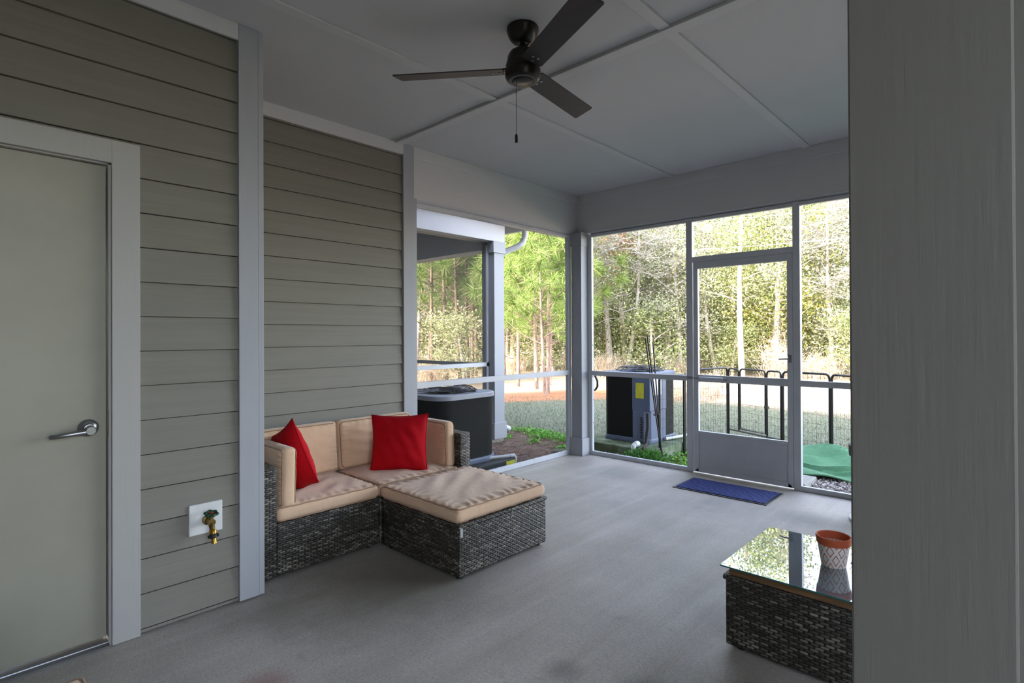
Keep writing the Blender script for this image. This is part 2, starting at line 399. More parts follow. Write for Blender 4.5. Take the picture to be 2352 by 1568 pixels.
# screened openings
def screws(parent, pts):
    for p, ax in pts:
        m = MB(); R = {0: Matrix.Rotation(PI / 2, 4, 'Y'), 1: Matrix.Rotation(PI / 2, 4, 'X'), 2: Matrix.Identity(4)}[ax]
        m.lathe([(.005, -.002), (.005, .0015), (.003, .003), (0, .003)], 8, Matrix.Translation(p) @ R)
        m.build('screw', M['screw'], parent, world=True)
def opening(name, label, plane, fixed, a0, a1, z0, z1, bars, rails, screen_rects, sc_pts=()):
    """plane 'x' (left wall) or 'y' (far wall); bars/rails are (a0,a1,z0,z1)"""
    base = (fixed, (a0 + a1) / 2, z0) if plane == 'x' else ((a0 + a1) / 2, fixed, z0)
    r = thing(name, label, 'screened opening', base, kind='structure')
    f = MB()
    for (p, q, s, u) in bars:
        if plane == 'x': f.box(fixed - .02, fixed + .02, p, q, s, u)
        else: f.box(p, q, fixed - .018, fixed + .018, s, u)
    f.build('frame', M['frame'], r, world=True, bevel=.002)
    for (p, q, s, u) in rails:
        m = bx(fixed - .02, fixed + .024, p, q, s, u) if plane == 'x' else bx(p, q, fixed - .024, fixed + .018, s, u)
        m.build('rail', M['frame'], r, world=True, bevel=.002)
    for (p, q, s, u) in screen_rects:
        vs = [(fixed, p, s), (fixed, q, s), (fixed, q, u), (fixed, p, u)] if plane == 'x' else [(p, fixed, s), (q, fixed, s), (q, fixed, u), (p, fixed, u)]
        MB().add(vs, [(0, 1, 2, 3)]).build('insect_screen', M['screen'], r, world=True)
    screws(r, sc_pts)
    return r
XL = -3.70; YB = 5.0
opening('window_1', 'screened opening in the left wall showing the grass and the pines', 'x', XL, 2.75, 4.86, 0, 2.415,
        [(2.75, 4.87, 0, .042), (2.75, 4.87, 2.385, 2.415), (4.815, 4.87, .04, 2.39)], [(2.752, 4.83, .874, .924)],
        [(2.752, 4.82, .042, .874), (2.752, 4.82, .924, 2.386)],
        [((XL, y, .0425), 2) for y in (3.1, 3.7, 4.25, 4.7)])
opening('window_2', 'screened bay between the corner post and the screen door', 'y', YB, -3.54, -2.385, 0, 2.415,
        [(-3.54, -2.385, 0, .042), (-3.54, -2.385, 2.385, 2.415), (-3.54, -3.485, .04, 2.39)], [(-3.49, -2.385, .868, .918)],
        [(-3.485, -2.385, .042, .868), (-3.485, -2.385, .918, 2.386)],
        [((-3.4845, YB, z), 0) for z in (.35, .6, .85, 1.2, 1.7, 2.1)] + [((x, YB, .0425), 2) for x in (-3.3, -2.8)])
opening('window_3', 'screened transom above the screen door', 'y', YB, -2.33, -1.437, 2.0, 2.415,
        [(-2.33, -1.437, 1.997, 2.048), (-2.33, -1.437, 2.385, 2.415)], [], [(-2.33, -1.437, 2.048, 2.386)])
opening('window_4', 'screened bay right of the screen door above the green turf', 'y', YB, -1.385, .18, 0, 2.415,
        [(-1.385, .18, 0, .042), (-1.385, .18, 2.385, 2.415)], [(-1.385, .18, .872, .922)],
        [(-1.385, .18, .042, .872), (-1.385, .18, .922, 2.386)])
opening('window_5', 'screened bay hidden behind the near column', 'y', YB, 0.23, 1.6, 0, 2.415,
        [(.23, 1.6, 0, .042), (.23, 1.6, 2.385, 2.415)], [(.23, 1.6, .872, .922)],
        [(.23, 1.6, .042, .872), (.23, 1.6, .922, 2.386)])
trim('white upright left of the screen door', bx(-2.387, -2.326, 4.978, 5.03, 0, 2.42), M['frame'], 'mullion', bevel=.003)
trim('white upright right of the screen door', bx(-1.440, -1.383, 4.978, 5.03, 0, 2.42), M['frame'], 'mullion', bevel=.003)
trim('white upright hidden behind the near column', bx(.18, .235, 4.978, 5.03, 0, 2.42), M['frame'], 'mullion', bevel=.003)
# ---- screen door
d = thing('door_2', 'white screen door with a solid kick panel at the bottom', 'screen door', (-1.88, 5.0, 0), kind='structure')
f = MB(); y0, y1 = 4.982, 5.018
f.box(-2.318, -2.273, y0, y1, .014, 1.995); f.box(-1.487, -1.443, y0, y1, .014, 1.995)
f.box(-2.273, -1.487, y0, y1, 1.932, 1.995); f.box(-2.273, -1.487, y0, y1, .866, .930); f.box(-2.273, -1.487, y0, y1, .374, .400)
f.build('door_frame', M['frame'], d, world=True, bevel=.002)
f = MB().prism([(-2.318, .014), (-1.443, .014), (-1.487, .056), (-2.273, .056)], 1, y0, y1)
f.build('bottom_rail', M['frame'], d, world=True, bevel=.001)
MB().box(-2.273, -1.487, 4.994, 5.006, .05, .376).build('kick_panel', M['frame'], d, world=True)
for z0, z1 in ((.400, .866), (.930, 1.932)):
    MB().add([(-2.273, 5, z0), (-1.487, 5, z0), (-1.487, 5, z1), (-2.273, 5, z1)], [(0, 1, 2, 3)]).build('insect_screen', M['screen'], d, world=True)
c = MB().tube([(-2.255, 4.958, .898), (-2.03, 4.958, .898)], .017, 14).build('closer', M['frame'], d, world=True, smooth=.6)
MB().tube([(-2.255, 4.958, .898), (-2.36, 4.968, .898)], .006, 8).box(-2.375, -2.33, 4.965, 4.979, .885, .912).build('closer_bracket', M['steel'], c, world=True, smooth=.6)
MB().box(-2.03, -1.995, 4.952, 4.982, .89, .906).build('closer_clip', M['steel'], c, world=True, bevel=.002)
c = MB().box(-1.478, -1.452, 4.972, 4.982, 1.07, 1.135).tube([(-1.465, 4.975, 1.102), (-1.465, 4.945, 1.102)], .008, 10).build('latch_plate', M['steel'], d, world=True, bevel=.001)
MB().tube([(-1.462, 4.945, 1.102), (-1.49, 4.943, 1.101), (-1.545, 4.945, 1.098)], [.008, .007, .006], 8).build('latch_lever', M['steel'], c, world=True, smooth=.6)
# ---- storage door
d = thing('door_1', 'plain cream storage door in a white casing', 'door', (-2.87, .06, 0), kind='structure')
MB().box(-2.93, -2.875, -.392, .519, .034, 2.043).build('door_panel', M['door'], d, world=True, bevel=.002)
MB().box(-2.95, -2.852, .523, .540, 0, 2.06).box(-2.95, -2.852, -.413, -.396, 0, 2.06).box(-2.95, -2.852, -.413, .540, 2.046, 2.064).build('jamb', M['casing'], d, world=True)
MB().box(-2.87, -2.832, .532, .634, .004, 2.15).box(-2.87, -2.832, -.507, -.405, .004, 2.15).box(-2.87, -2.832, -.405, .532, 2.052, 2.15).build('casing', M['casing'], d, world=True, bevel=.002)
MB().prism([(-2.95, .0), (-2.832, .0), (-2.832, .010), (-2.845, .018), (-2.847, .014), (-2.85, .02), (-2.95, .026)], 1, -.396, .523).build('sill', M['steel'], d, world=True)
MB().box(-2.853, -2.849, .5225, .5235, .89, 1.0).build('strike_plate', M['brass_old'], d, world=True)
h = MB().lathe([(.036, 0), (.036, .006), (.030, .012), (.020, .016), (.018, .028), (.0, .028)], 28, Matrix.Translation((-2.875, .457, .931)) @ Matrix.Rotation(PI / 2, 4, 'Y')).build('rose', M['steel'], d, world=True, smooth=.6)
m = MB().lathe([(.0185, .018), (.0185, .062), (.016, .066), (0, .066)], 24, Matrix.Translation((-2.875, .457, .925)) @ Matrix.Rotation(PI / 2, 4, 'Y'))
m.tube([(-2.822, .457, .922), (-2.820, .40, .918), (-2.824, .345, .913), (-2.836, .330, .912)], [.013, .0105, .009, .009], 10)
m.build('door_lever', M['steel'], d, world=True, smooth=.7)
k = MB().lathe([(.010, 0), (.010, .003), (0, .003)], 18, Matrix.Translation((-2.809, .457, .925)) @ Matrix.Rotation(PI / 2, 4, 'Y')).box(-2.8065, -2.8055, .4562, .4578, .919, .931).build('keyhole', M['steel'], d, world=True)

# ------------------------------------------------------------------ hose tap
t = thing('hose_tap', 'brass hose tap with a green handwheel on a white wall plate', 'tap', (-2.84, .895, .45))
MB().box(-2.858, -2.832, .824, .969, .383, .526).build('wall_plate', M['plate'], t, world=True, bevel=.004)
b = MB().lathe([(.022, 0), (.022, .012), (.013, .014), (.013, .05), (.017, .052), (.017, .066), (.0, .068)], 20, Matrix.Translation((-2.832, .900, .447)) @ Matrix.Rotation(PI / 2, 4, 'Y'))
b.tube([(-2.782, .90, .447), (-2.778, .90, .468), (-2.774, .90, .490)], [.013, .010, .006], 14)
b.tube([(-2.785, .90, .445), (-2.768, .90, .432), (-2.758, .90, .415)], [.013, .012, .011], 14)
b.build('tap_body', M['brass_old'], t, world=True, smooth=.7)
Mh = Matrix.Translation((-2.774, .90, .488)) @ Matrix.Rotation(.25, 4, 'Y')
hw = MB()
ring = [Mh @ Vector(((.024 + .004 * math.cos(6 * a)) * math.cos(a), (.024 + .004 * math.cos(6 * a)) * math.sin(a), 0)) for a in [2 * PI * k / 48 for k in range(48)]]
hw.tube(ring, .0055, 8, closed=True)
for k in range(3):
    a = PI * k / 3; hw.tube([Mh @ Vector((.024 * math.cos(a), .024 * math.sin(a), 0)), Mh @ Vector((-.024 * math.cos(a), -.024 * math.sin(a), 0))], .004, 6)
hwo = hw.build('handwheel', M['green'], t, world=True, smooth=.9)
MB().lathe([(.009, 0), (.009, .006), (.004, .008), (0, .008)], 12, Mh).build('wheel_nut', plain('red_nut', srgb(150, 40, 30), .5), hwo, world=True, smooth=.6)
Ms = Matrix.Translation((-2.757, .90, .418)) @ Matrix.Rotation(PI - .35, 4, 'Y')
MB().lathe([(.014, 0), (.016, .003), (.016, .018), (.013, .020), (.013, .022)], 20, Ms).build('brass_collar', M['brass'], t, world=True, smooth=.6)
m = MB().lathe([(.015, .021), (.017, .024), (.017, .038), (.012, .040)], 20, Ms)
for k in range(4):
    a = PI * k / 2 + .6; m.box(-.004, .004, .014, .023, .022, .036, Ms @ Matrix.Rotation(a, 4, 'Z'))
m.build('black_connector', M['plastic_blk'], t, world=True, smooth=.6)
MB().lathe([(.0105, .040), (.0115, .044), (.0105, .050), (.0115, .055), (.011, .064), (.007, .064), (.007, .05)], 20, Ms).build('outlet_thread', M['brass'], t, world=True, smooth=.6)

# ------------------------------------------------------------------ cushions
def vnoise(seed):
    r = random.Random(seed); ph = [(r.uniform(4, 16), r.uniform(4, 16), r.uniform(0, 6.3), r.uniform(.3, 1)) for _ in range(7)]
    return lambda x, y: sum(a * math.sin(fx * x + fy * y + p) for fx, fy, p, a in ph) / 4
def cushion(name, parent, loc, rot, sx, sy, sz, puff=.018, rad=.022, seed=1, N=44, wr=.004, mat=None, pipe=True, edge_wr=.004):
    hx, hy, hz = sx / 2, sy / 2, sz / 2; nz = vnoise(seed); nz2 = vnoise(seed + 50)
    V = []; F = []; idx = {}
    def vert(p):
        key = tuple(round(c, 5) for c in p)
        if key not in idx:
            q = Vector(p); q = Vector((q.x * hx, q.y * hy, q.z * hz))
            inn = Vector([max(-h + rad, min(h - rad, c)) for c, h in zip(q, (hx, hy, hz))])
            dv = q - inn
            if dv.length > 1e-9: q = inn + dv.normalized() * rad
            u, v = p[0], p[1]
            top = max(0, (1 - u ** 4)) * max(0, (1 - v ** 4))
            zz = q.z + math.copysign(1, p[2]) * abs(p[2]) * puff * top
            zz += nz(u, v) * wr * top * abs(p[2])
            # gathers running in from the seams
            e = max(abs(u), abs(v)); 
            along = (v if abs(u) > abs(v) else u)
            zz += edge_wr * math.sin(along * 34 + nz2(u, v) * 3) * max(0, min(1, (e - .72) / .2)) * max(0, min(1, (.99 - e) / .06)) * (p[2] if abs(p[2]) > .9 else 0)
            side = (1 - p[2] ** 2) * .006
            q.x += math.copysign(side, u) * (abs(u) > .96); q.y += math.copysign(side, v) * (abs(v) > .96)
            idx[key] = len(V); V.append((q.x, q.y, zz))
        return idx[key]
    Nz = 8
    def grid(fn, a, b):
        for i in range(a):
            for j in range(b):
                c = [fn(-1 + 2 * (i + di) / a, -1 + 2 * (j + dj) / b) for di, dj in ((0, 0), (1, 0), (1, 1), (0, 1))]
                F.append(tuple(vert(p) for p in c))
    grid(lambda a, b: (a, b, 1), N, N); grid(lambda a, b: (b, a, -1), N, N)
    grid(lambda a, b: (a, -1, b), N, Nz); grid(lambda a, b: (-a, 1, b), N, Nz); grid(lambda a, b: (1, a, b), N, Nz); grid(lambda a, b: (-1, -a, b), N, Nz)
    mb = MB(); mb.v = V; mb.f = F
    o = mb.build(name, mat or M['tan'], parent, smooth=4)
    o.location = loc; o.rotation_euler = rot
    if pipe:
        pm = MB()
        for s in (1, -1):
            loop = []
            cr = rad * 1.1
            k = rad * .30
            for cxs, cys, a0 in ((1, 1, 0), (-1, 1, 90), (-1, -1, 180), (1, -1, 270)):
                for q in range(6):
                    a = math.radians(a0 + 90 * q / 5)
                    loop.append((cxs * (hx - cr - k) + cr * math.cos(a), cys * (hy - cr - k) + cr * math.sin(a), s * (hz - k * .6)))
            dens = []
            for i in range(len(loop)):
                A = Vector(loop[i]); B_ = Vector(loop[(i + 1) % len(loop)]); n = max(1, int((B_ - A).length / .03))
                for q in range(n):
                    P = A.lerp(B_, q / n); P.z += .0015 * math.sin(P.x * 60 + P.y * 47 + seed); dens.append(P)
            pm.tube(dens, .0042, 6, closed=True)
        pm.build('piping', M['tan_pipe'], o, smooth=4)
    return o

def foot(parent, x, y):
    return MB().lathe([(.018, 0), (.02, .004), (.02, .022), (0, .022)], 12, Matrix.Translation((x, y, 0))).build('foot', M['plastic_blk'], parent, world=True, smooth=.6)
def wbox(parent, name, x0, x1, y0, y1, z0, z1, bev=.008):
    return MB().box(x0, x1, y0, y1, z0, z1).build(name, M['wicker'], parent, world=True, bevel=bev, uv=True, smooth=.7, seg=3)

# left sofa section
XF = -2.952; XBK = -3.632
s = thing('corner_sofa_section', 'wicker sofa section with an armrest beside the white corner board', 'sofa', (-3.3, 1.55, 0), group='wicker sofa sections against the siding wall')
wbox(s, 'seat_base', -3.56, XF, 1.286, 1.922, .018, .300)
wbox(s, 'armrest', XBK, XF + .004, 1.190, 1.283, .018, .612)
wbox(s, 'backrest', XBK, -3.562, 1.286, 1.922, .018, .612)
for x, y in ((XF - .05, 1.24), (XF - .05, 1.87), (XBK + .06, 1.24), (XBK + .06, 1.87)): foot(s, x, y)
cushion('seat_cushion', s, (-3.252 + 3.3, 1.604 - 1.55, .342), (0, 0, 0), .60, .630, .078, .013, .022, 3, wr=.010, edge_wr=.005)
cushion('back_cushion', s, (-3.495 + 3.3, 1.63 - 1.55, .555), (0, -PI / 2 - .10, 0), .33, .585, .095, .020, .028, 5, wr=.006)
cushion('side_cushion', s, (-3.225 + 3.3, 1.358 - 1.55, .530), (PI / 2 - .02, 0, 0), .52, .325, .085, .012, .026, 8, wr=.004)
# right sofa section
s = thing('corner_sofa_section', 'wicker sofa section nearest the screened opening, behind the ottoman', 'sofa', (-3.3, 2.3, 0), group='wicker sofa sections against the siding wall')
wbox(s, 'seat_base', -3.56, XF, 1.926, 2.588, .018, .300)
wbox(s, 'armrest', XBK, XF + .004, 2.592, 2.688, .018, .612)
wbox(s, 'backrest', XBK, -3.562, 1.926, 2.588, .018, .612)
for x, y in ((XF - .05, 1.98), (XF - .05, 2.63), (XBK + .06, 1.98), (XBK + .06, 2.63)): foot(s, x, y)
cushion('seat_cushion', s, (-3.252 + 3.3, 2.255 - 2.3, .342), (0, 0, 0), .60, .650, .078, .013, .022, 13, wr=.010, edge_wr=.005)
cushion('back_cushion', s, (-3.495 + 3.3, 2.235 - 2.3, .555), (0, -PI / 2 - .10, 0), .33, .60, .095, .022, .028, 15, wr=.007)
cushion('side_cushion', s, (-3.265 + 3.3, 2.548 - 2.3, .532), (PI / 2 + .03, 0, 0), .52, .32, .085, .012, .026, 18, wr=.004)
# ottoman
o = thing('wicker_ottoman', 'long wicker ottoman with a loose tan cushion in front of the sofa', 'ottoman', (-2.57, 2.29, 0))
wbox(o, 'base', -2.925, -2.208, 1.930, 2.650, .018, .278)
wbox(o, 'lid', -2.930, -2.203, 1.925, 2.658, .280, .300, .006)
for x, y in ((-2.25, 1.97), (-2.25, 2.61), (-2.88, 1.97), (-2.88, 2.61)): foot(o, x, y)
cushion('seat_cushion', o, (-.005, -.005, .343), (0, 0, 0), .72, .725, .076, .010, .024, 23, N=60, wr=.008, edge_wr=.006)
MB().box(-2.2065, -2.2045, 1.936, 1.953, .235, .290).build('corner_tag', M['label_grey'], o, world=True)
m = MB().tube([(-2.203, 2.335, .300), (-2.2005, 2.336, .272), (-2.2005, 2.334, .255), (-2.2005, 2.326, .249)], .0022, 6).build('strap_loop', M['label_grey'], o, world=True)
# armless seat at the lower left edge of the view
o = thing('wicker_stool', 'tan cushioned wicker stool of which only one corner shows, below the storage door', 'stool', (-1.6, -.05, 0))
wbox(o, 'base', -1.905, -1.28, -.36, .285, .018, .290)
cushion('seat_cushion', o, (.0, .015, .334), (0, 0, 0), .64, .66, .076, .006, .02, 29, wr=.003, edge_wr=.002)
for x, y in ((-1.86, .24), (-1.33, .24), (-1.86, -.31), (-1.33, -.31)): foot(o, x, y)

# throw pillows
def pillow(label, loc, rot, size, T, seed):
    N = 36; V = []; F = []; nz = vnoise(seed)
    for s in (1, -1):
        for i in range(N + 1):
            for j in range(N + 1):
                u = -1 + 2 * i / N; v = -1 + 2 * j / N
                t = T * (max(0, 1 - abs(u) ** 2.2) ** .62) * (max(0, 1 - abs(v) ** 2.2) ** .62)
                x = u * (1 - .085 * (1 - v * v) * abs(u)); y = v * (1 - .085 * (1 - u * u) * abs(v))
                V.append((x * size / 2, y * size / 2, s * (t + nz(u, v) * .010 * (t / T))))
    n1 = N + 1
    for k in (0, 1):
        for i in range(N):
            for j in range(N):
                a = k * n1 * n1 + i * n1 + j; q = (a, a + n1, a + n1 + 1, a + 1); F.append(q if k == 0 else q[::-1])
    mb = MB(); mb.v = V; mb.f = F
    bm = bmesh.new(); me = bpy.data.meshes.new('throw_pillow'); me.from_pydata(V, [], F); bm.from_mesh(me)
    bmesh.ops.remove_doubles(bm, verts=bm.verts, dist=1e-5); bm.to_mesh(me); bm.free()
    p = link('throw_pillow', me, M['red'], None, 4); p.location = loc; p.rotation_euler = rot
    seam = MB(); pts = []
    for e in range(4):
        for q in range(24):
            w_ = -1 + 2 * q / 24; u, v = ((w_, -1), (1, w_), (-w_, 1), (-1, -w_))[e]
            x = u * (1 - .085 * (1 - v * v) * abs(u)); y = v * (1 - .085 * (1 - u * u) * abs(v)); pts.append((x * size / 2, y * size / 2, 0))
    seam.tube(pts, .0028, 5, closed=True); seam.build('seam', M['red'], p, smooth=4)
    return tag(p, label, 'pillow', 'red throw pillows on the sofa')
PR = Matrix.Rotation(math.radians(-45), 3, 'Z')  # placeholder orientation helper
def orient(xdir, up, tilt):
    """columns: pillow x axis, pillow y axis (up), pillow normal"""
    x = Vector(xdir).normalized(); u = Vector(up).normalized(); u = (u - x * u.dot(x)).normalized(); n = x.cross(u)
    return Matrix((x, u, n)).transposed().to_euler()
pillow('red throw pillow facing out of the far corner of the sofa', (-3.185, 2.238, .568), orient((.285, .286, .005), (-.16, .16, 1), 0), .395, .07, 41)
pillow('red throw pillow seen edge-on, leaning on the cushion by the corner board', (-3.225, 1.500, .575), orient((.915, -.06, .40), (-.40, -.20, .9), 0), .40, .075, 47)

# ------------------------------------------------------------------ glass-topped table and pot
t = thing('coffee_table', 'wicker box table with a loose glass top under the clay pot', 'table', (-.61, 2.57, 0))
wbox(t, 'base', -.930, -.285, 2.284, 2.860, .018, .290)
wbox(t, 'rim', -.938, -.277, 2.276, 2.868, .288, .308, .005)
MB().box(-.915, -.300, 2.290, 2.852, .308, .338).build('wooden_frame', M['wood'], t, world=True, bevel=.002)
g = MB().box(-.945, -.262, 2.268, 2.878, .343, .349).build('glass_top', M['glass'], t, world=True)
MB().box(-.945, -.262, 2.2672, 2.2680, .343, .349).box(-.9458, -.945, 2.268, 2.878, .343, .349).build('polished_edge', M['glass_edge'], g, world=True)
for x, y in ((-.88, 2.33), (-.33, 2.33), (-.88, 2.81), (-.33, 2.81)):
    MB().lathe([(.009, .338), (.009, .343)], 10, Matrix.Translation((x, y, 0))).build('bumper', M['pvc'], t, world=True)
    foot(t, x, y)
p = thing('flower_pot', 'small empty clay pot painted white with red diamonds on the glass table', 'pot', (-.595, 2.578, .3495))
MB().lathe([(.0, .0), (.044, .0), (.046, .004), (.0595, .090), (.0595, .092)], 48).build('body', M['pot'], p, smooth=.7)
MB().lathe([(.0595, .090), (.0625, .092), (.0655, .120), (.064, .123), (.060, .122), (.057, .09), (.041, .008), (0, .007)], 48).build('rim', M['terra'], p, smooth=.7)

# ------------------------------------------------------------------ door mat
t = thing('door_mat', 'blue ribbed door mat with a black rubber edge in front of the screen door', 'mat', (-1.85, 4.585, 0))
Mm = Matrix.Rotation(math.radians(.4), 4, 'Z')
MB().box(-.385, .385, -.208, .208, 0.0005, .006, Mm).build('rubber_edge', M['plastic_blk'], t, bevel=.002)
MB().box(-.362, .362, -.185, .185, .006, .011, Mm).build('pile', M['mat_blue'], t, bevel=.002)

# ------------------------------------------------------------------ ceiling fan
FX, FY = -1.843, 2.048
fan = thing('ceiling_fan', 'black three-bladed ceiling fan hanging from the porch ceiling', 'fan', (FX, FY, CEIL))
Z = lambda z: z - CEIL
MB().lathe([(.0, Z(2.857)), (.078, Z(2.857)), (.081, Z(2.851)), (.081, Z(2.842)), (.079, Z(2.838)), (.078, Z(2.828)), (.066, Z(2.802)), (.050, Z(2.785)), (.034, Z(2.776)), (.028, Z(2.775)), (.026, Z(2.78)), (0, Z(2.78))], 40).build('canopy', M['fan'], fan, smooth=.6)
MB().lathe([(.0135, Z(2.80)), (.0135, Z(2.752)), (.02, Z(2.748)), (.02, Z(2.73))], 20).build('downrod', M['fan'], fan, smooth=.6)
mo = MB().lathe([(0, Z(2.7465)), (.034, Z(2.7455)), (.066, Z(2.7305)), (.078, Z(2.7085)), (.080, Z(2.6805)), (.084, Z(2.6775)), (.084, Z(2.6685)), (.087, Z(2.6645)), (.087, Z(2.6405)), (.090, Z(2.6365)), (.090, Z(2.6125)), (.084, Z(2.5965)), (.072, Z(2.5885)), (.055, Z(2.5875)), (.052, Z(2.5935)), (0, Z(2.5935))], 48).build('motor_housing', M['fan'], fan, smooth=.5)
MB().lathe([(.052, Z(2.5935)), (.051, Z(2.5870)), (.046, Z(2.5840)), (0, Z(2.5830))], 40).build('bottom_cap', M['fan'], mo, smooth=.6)
for a in (-23.5, 98.2, 217.0):
    R = Matrix.Rotation(math.radians(a), 4, 'Z') @ Matrix.Translation((0, 0, Z(2.642))) @ Matrix.Rotation(math.radians(-13), 4, 'X')
    poly = [(.105, -.056), (.637, -.064), (.644, -.058), (.660, .052), (.654, .060), (.105, .056), (.098, .050), (.098, -.050)]
    b = MB()
    n = len(poly); vs = [R @ Vector((x, y, z)) for z in (-.003, .003) for x, y in poly]
    b.add(vs, [tuple(range(n - 1, -1, -1)), tuple(range(n, 2 * n))] + [(i, (i + 1) % n, (i + 1) % n + n, i + n) for i in range(n)])
    bo = b.build('blade', M['fan_blade'], fan)
    ir = MB().box(.07, .16, -.02, .02, .004, .010, R); ir.box(.06, .10, -.024, .024, .004, .012, R)
    ir.build('blade_arm', M['fan'], bo, bevel=.001)
    for (x, y) in ((.118, .0), (.150, -.014), (.150, .014)):
        MB().lathe([(.0075, -.0065), (.0075, -.003), (0, -.003)], 12, R @ Matrix.Translation((x, y, 0))).lathe([(0, -.0085), (.0055, -.0065), (.0055, -.005)], 12, R @ Matrix.Translation((x, y, 0))).build('screw', M['steel'], bo)
ch = MB().tube([(-.025, -.023, Z(2.5965)), (-.026, -.023, Z(2.3205))], .0013, 6).lathe([(.0, .004), (.004, 0), (0, -.004)], 8, Matrix.Translation((-.0255, -.023, Z(2.5305)))).build('pull_chain', M['black'], fan)
MB().lathe([(0, Z(2.3255)), (.006, Z(2.3205)), (.0075, Z(2.3085)), (.0075, Z(2.2805)), (0, Z(2.2785))], 14, Matrix.Translation((-.026, -.023, 0))).build('pull_knob', M['black'], ch, smooth=.6)

# ------------------------------------------------------------------ planter mostly behind the near column
p = thing('tall_planter', 'dark tall planter with a strappy plant, a sliver showing beside the near column', 'planter', (-.765, 4.50, 0))
MB().lathe([(0, 0), (.165, 0), (.172, .012), (.170, .020), (.0, .020)], 36).build('saucer', M['plate'], p, smooth=.6)
MB().lathe([(0, .02), (.125, .02), (.15, .45), (.168, .455), (.172, .53), (.150, .53), (.145, .49), (0, .49)], 36).build('pot', M['pad_black'], p, smooth=.6)
lf = NT('strappy_leaf'); lf.set('Base Color', srgb(60, 92, 50)); lf.set('Roughness', .5)
m = MB()
for k in range(14):
    a = k * 2.4; L = .55 + .2 * ((k * 37) % 10) / 10; pts = []
    for q in range(6):
        s_ = q / 5; pts.append((math.cos(a) * .17 * s_ ** 1.4, math.sin(a) * .17 * s_ ** 1.4, .48 + L * s_ * (1 - .18 * s_)))
    sd = Vector((-math.sin(a), math.cos(a), 0))
    vs = []
    for q, pt in enumerate(pts):
        wd = .018 * math.sin(PI * (.15 + .85 * (1 - q / 5))) + .002; vs += [Vector(pt) - sd * wd, Vector(pt) + sd * wd]
    m.add(vs, [(2 * q, 2 * q + 1, 2 * q + 3, 2 * q + 2) for q in range(5)])
m.build('leaves', lf.m, p)
#OUTDOOR
# ------------------------------------------------------------------ outdoors: ground
ZG = -.12
def ground_mat():
    t = NT('yard_ground'); v = t.geo(); s = t.n('ShaderNodeSeparateXYZ', {0: v}); X, Y = s.outputs[0], s.outputs[1]
    n1 = t.noise(v, .5, 5); n2 = t.noise(v, 5, 5, .65); n3 = t.noise(v, 42, 4, .7)
    grass = t.ramp(n3, [(.3, srgb(84, 92, 74)), (.5, srgb(112, 114, 98)), (.7, srgb(152, 148, 138))])
    grass = t.mix(t.n('ShaderNodeMapRange', {0: n2, 1: .4, 2: .65, 4: .5}).outputs[0], grass, srgb(88, 106, 72))
    dry = t.ramp(n3, [(.3, srgb(160, 130, 108)), (.5, srgb(194, 164, 142)), (.7, srgb(218, 194, 174))])
    sand = t.mix(n3, srgb(206, 192, 178), srgb(226, 214, 202))
    straw = t.ramp(n3, [(.3, srgb(150, 92, 64)), (.7, srgb(206, 146, 112))])
    R = t.n('ShaderNodeVectorMath', {0: v}, operation='LENGTH').outputs['Value']
    wob = t.math('MULTIPLY', t.math('SUBTRACT', n1, .5), 2.6)
    # dry open ground beyond the lawn, a pale sandy track in it, pine straw under the pines
    yy = t.math('ADD', Y, wob)
    c = t.mix(t.n('ShaderNodeMapRange', {0: yy, 1: 10.6, 2: 12.4}).outputs[0], grass, dry)
    band = t.math('MULTIPLY', t.n('ShaderNodeMapRange', {0: yy, 1: 12.9, 2: 13.6}).outputs[0], t.n('ShaderNodeMapRange', {0: yy, 1: 17.2, 2: 16.2}).outputs[0])
    c = t.mix(t.math('MULTIPLY', band, .85), c, sand)
    px = t.math('ADD', t.math('ADD', t.math('MULTIPLY', X, -.72), t.math('MULTIPLY', Y, .42)), t.math('MULTIPLY', wob, .35))
    c = t.mix(t.n('ShaderNodeMapRange', {0: px, 1: 10.4, 2: 11.4}).outputs[0], c, t.mix(n2, dry, srgb(216, 206, 176)))
    c = t.mix(t.math('MULTIPLY', t.n('ShaderNodeMapRange', {0: px, 1: 9.2, 2: 9.6}).outputs[0], t.math('MULTIPLY', t.n('ShaderNodeMapRange', {0: px, 1: 11.2, 2: 10.5}).outputs[0], t.n('ShaderNodeMapRange', {0: X, 1: -6.2, 2: -7.2}).outputs[0])), c, straw)
    t.set('Base Color', c); t.set('Roughness', .95); t.set('Specular IOR Level', .1); t.bump(t.math('ADD', n3, n2), .5, .03); return t.m
struct('ground', 'lawn with dry sandy ground beyond it', 'lawn', MB().add([(-70, -40, ZG), (60, -40, ZG), (60, 90, ZG), (-70, 90, ZG)], [(0, 1, 2, 3)]), ground_mat())

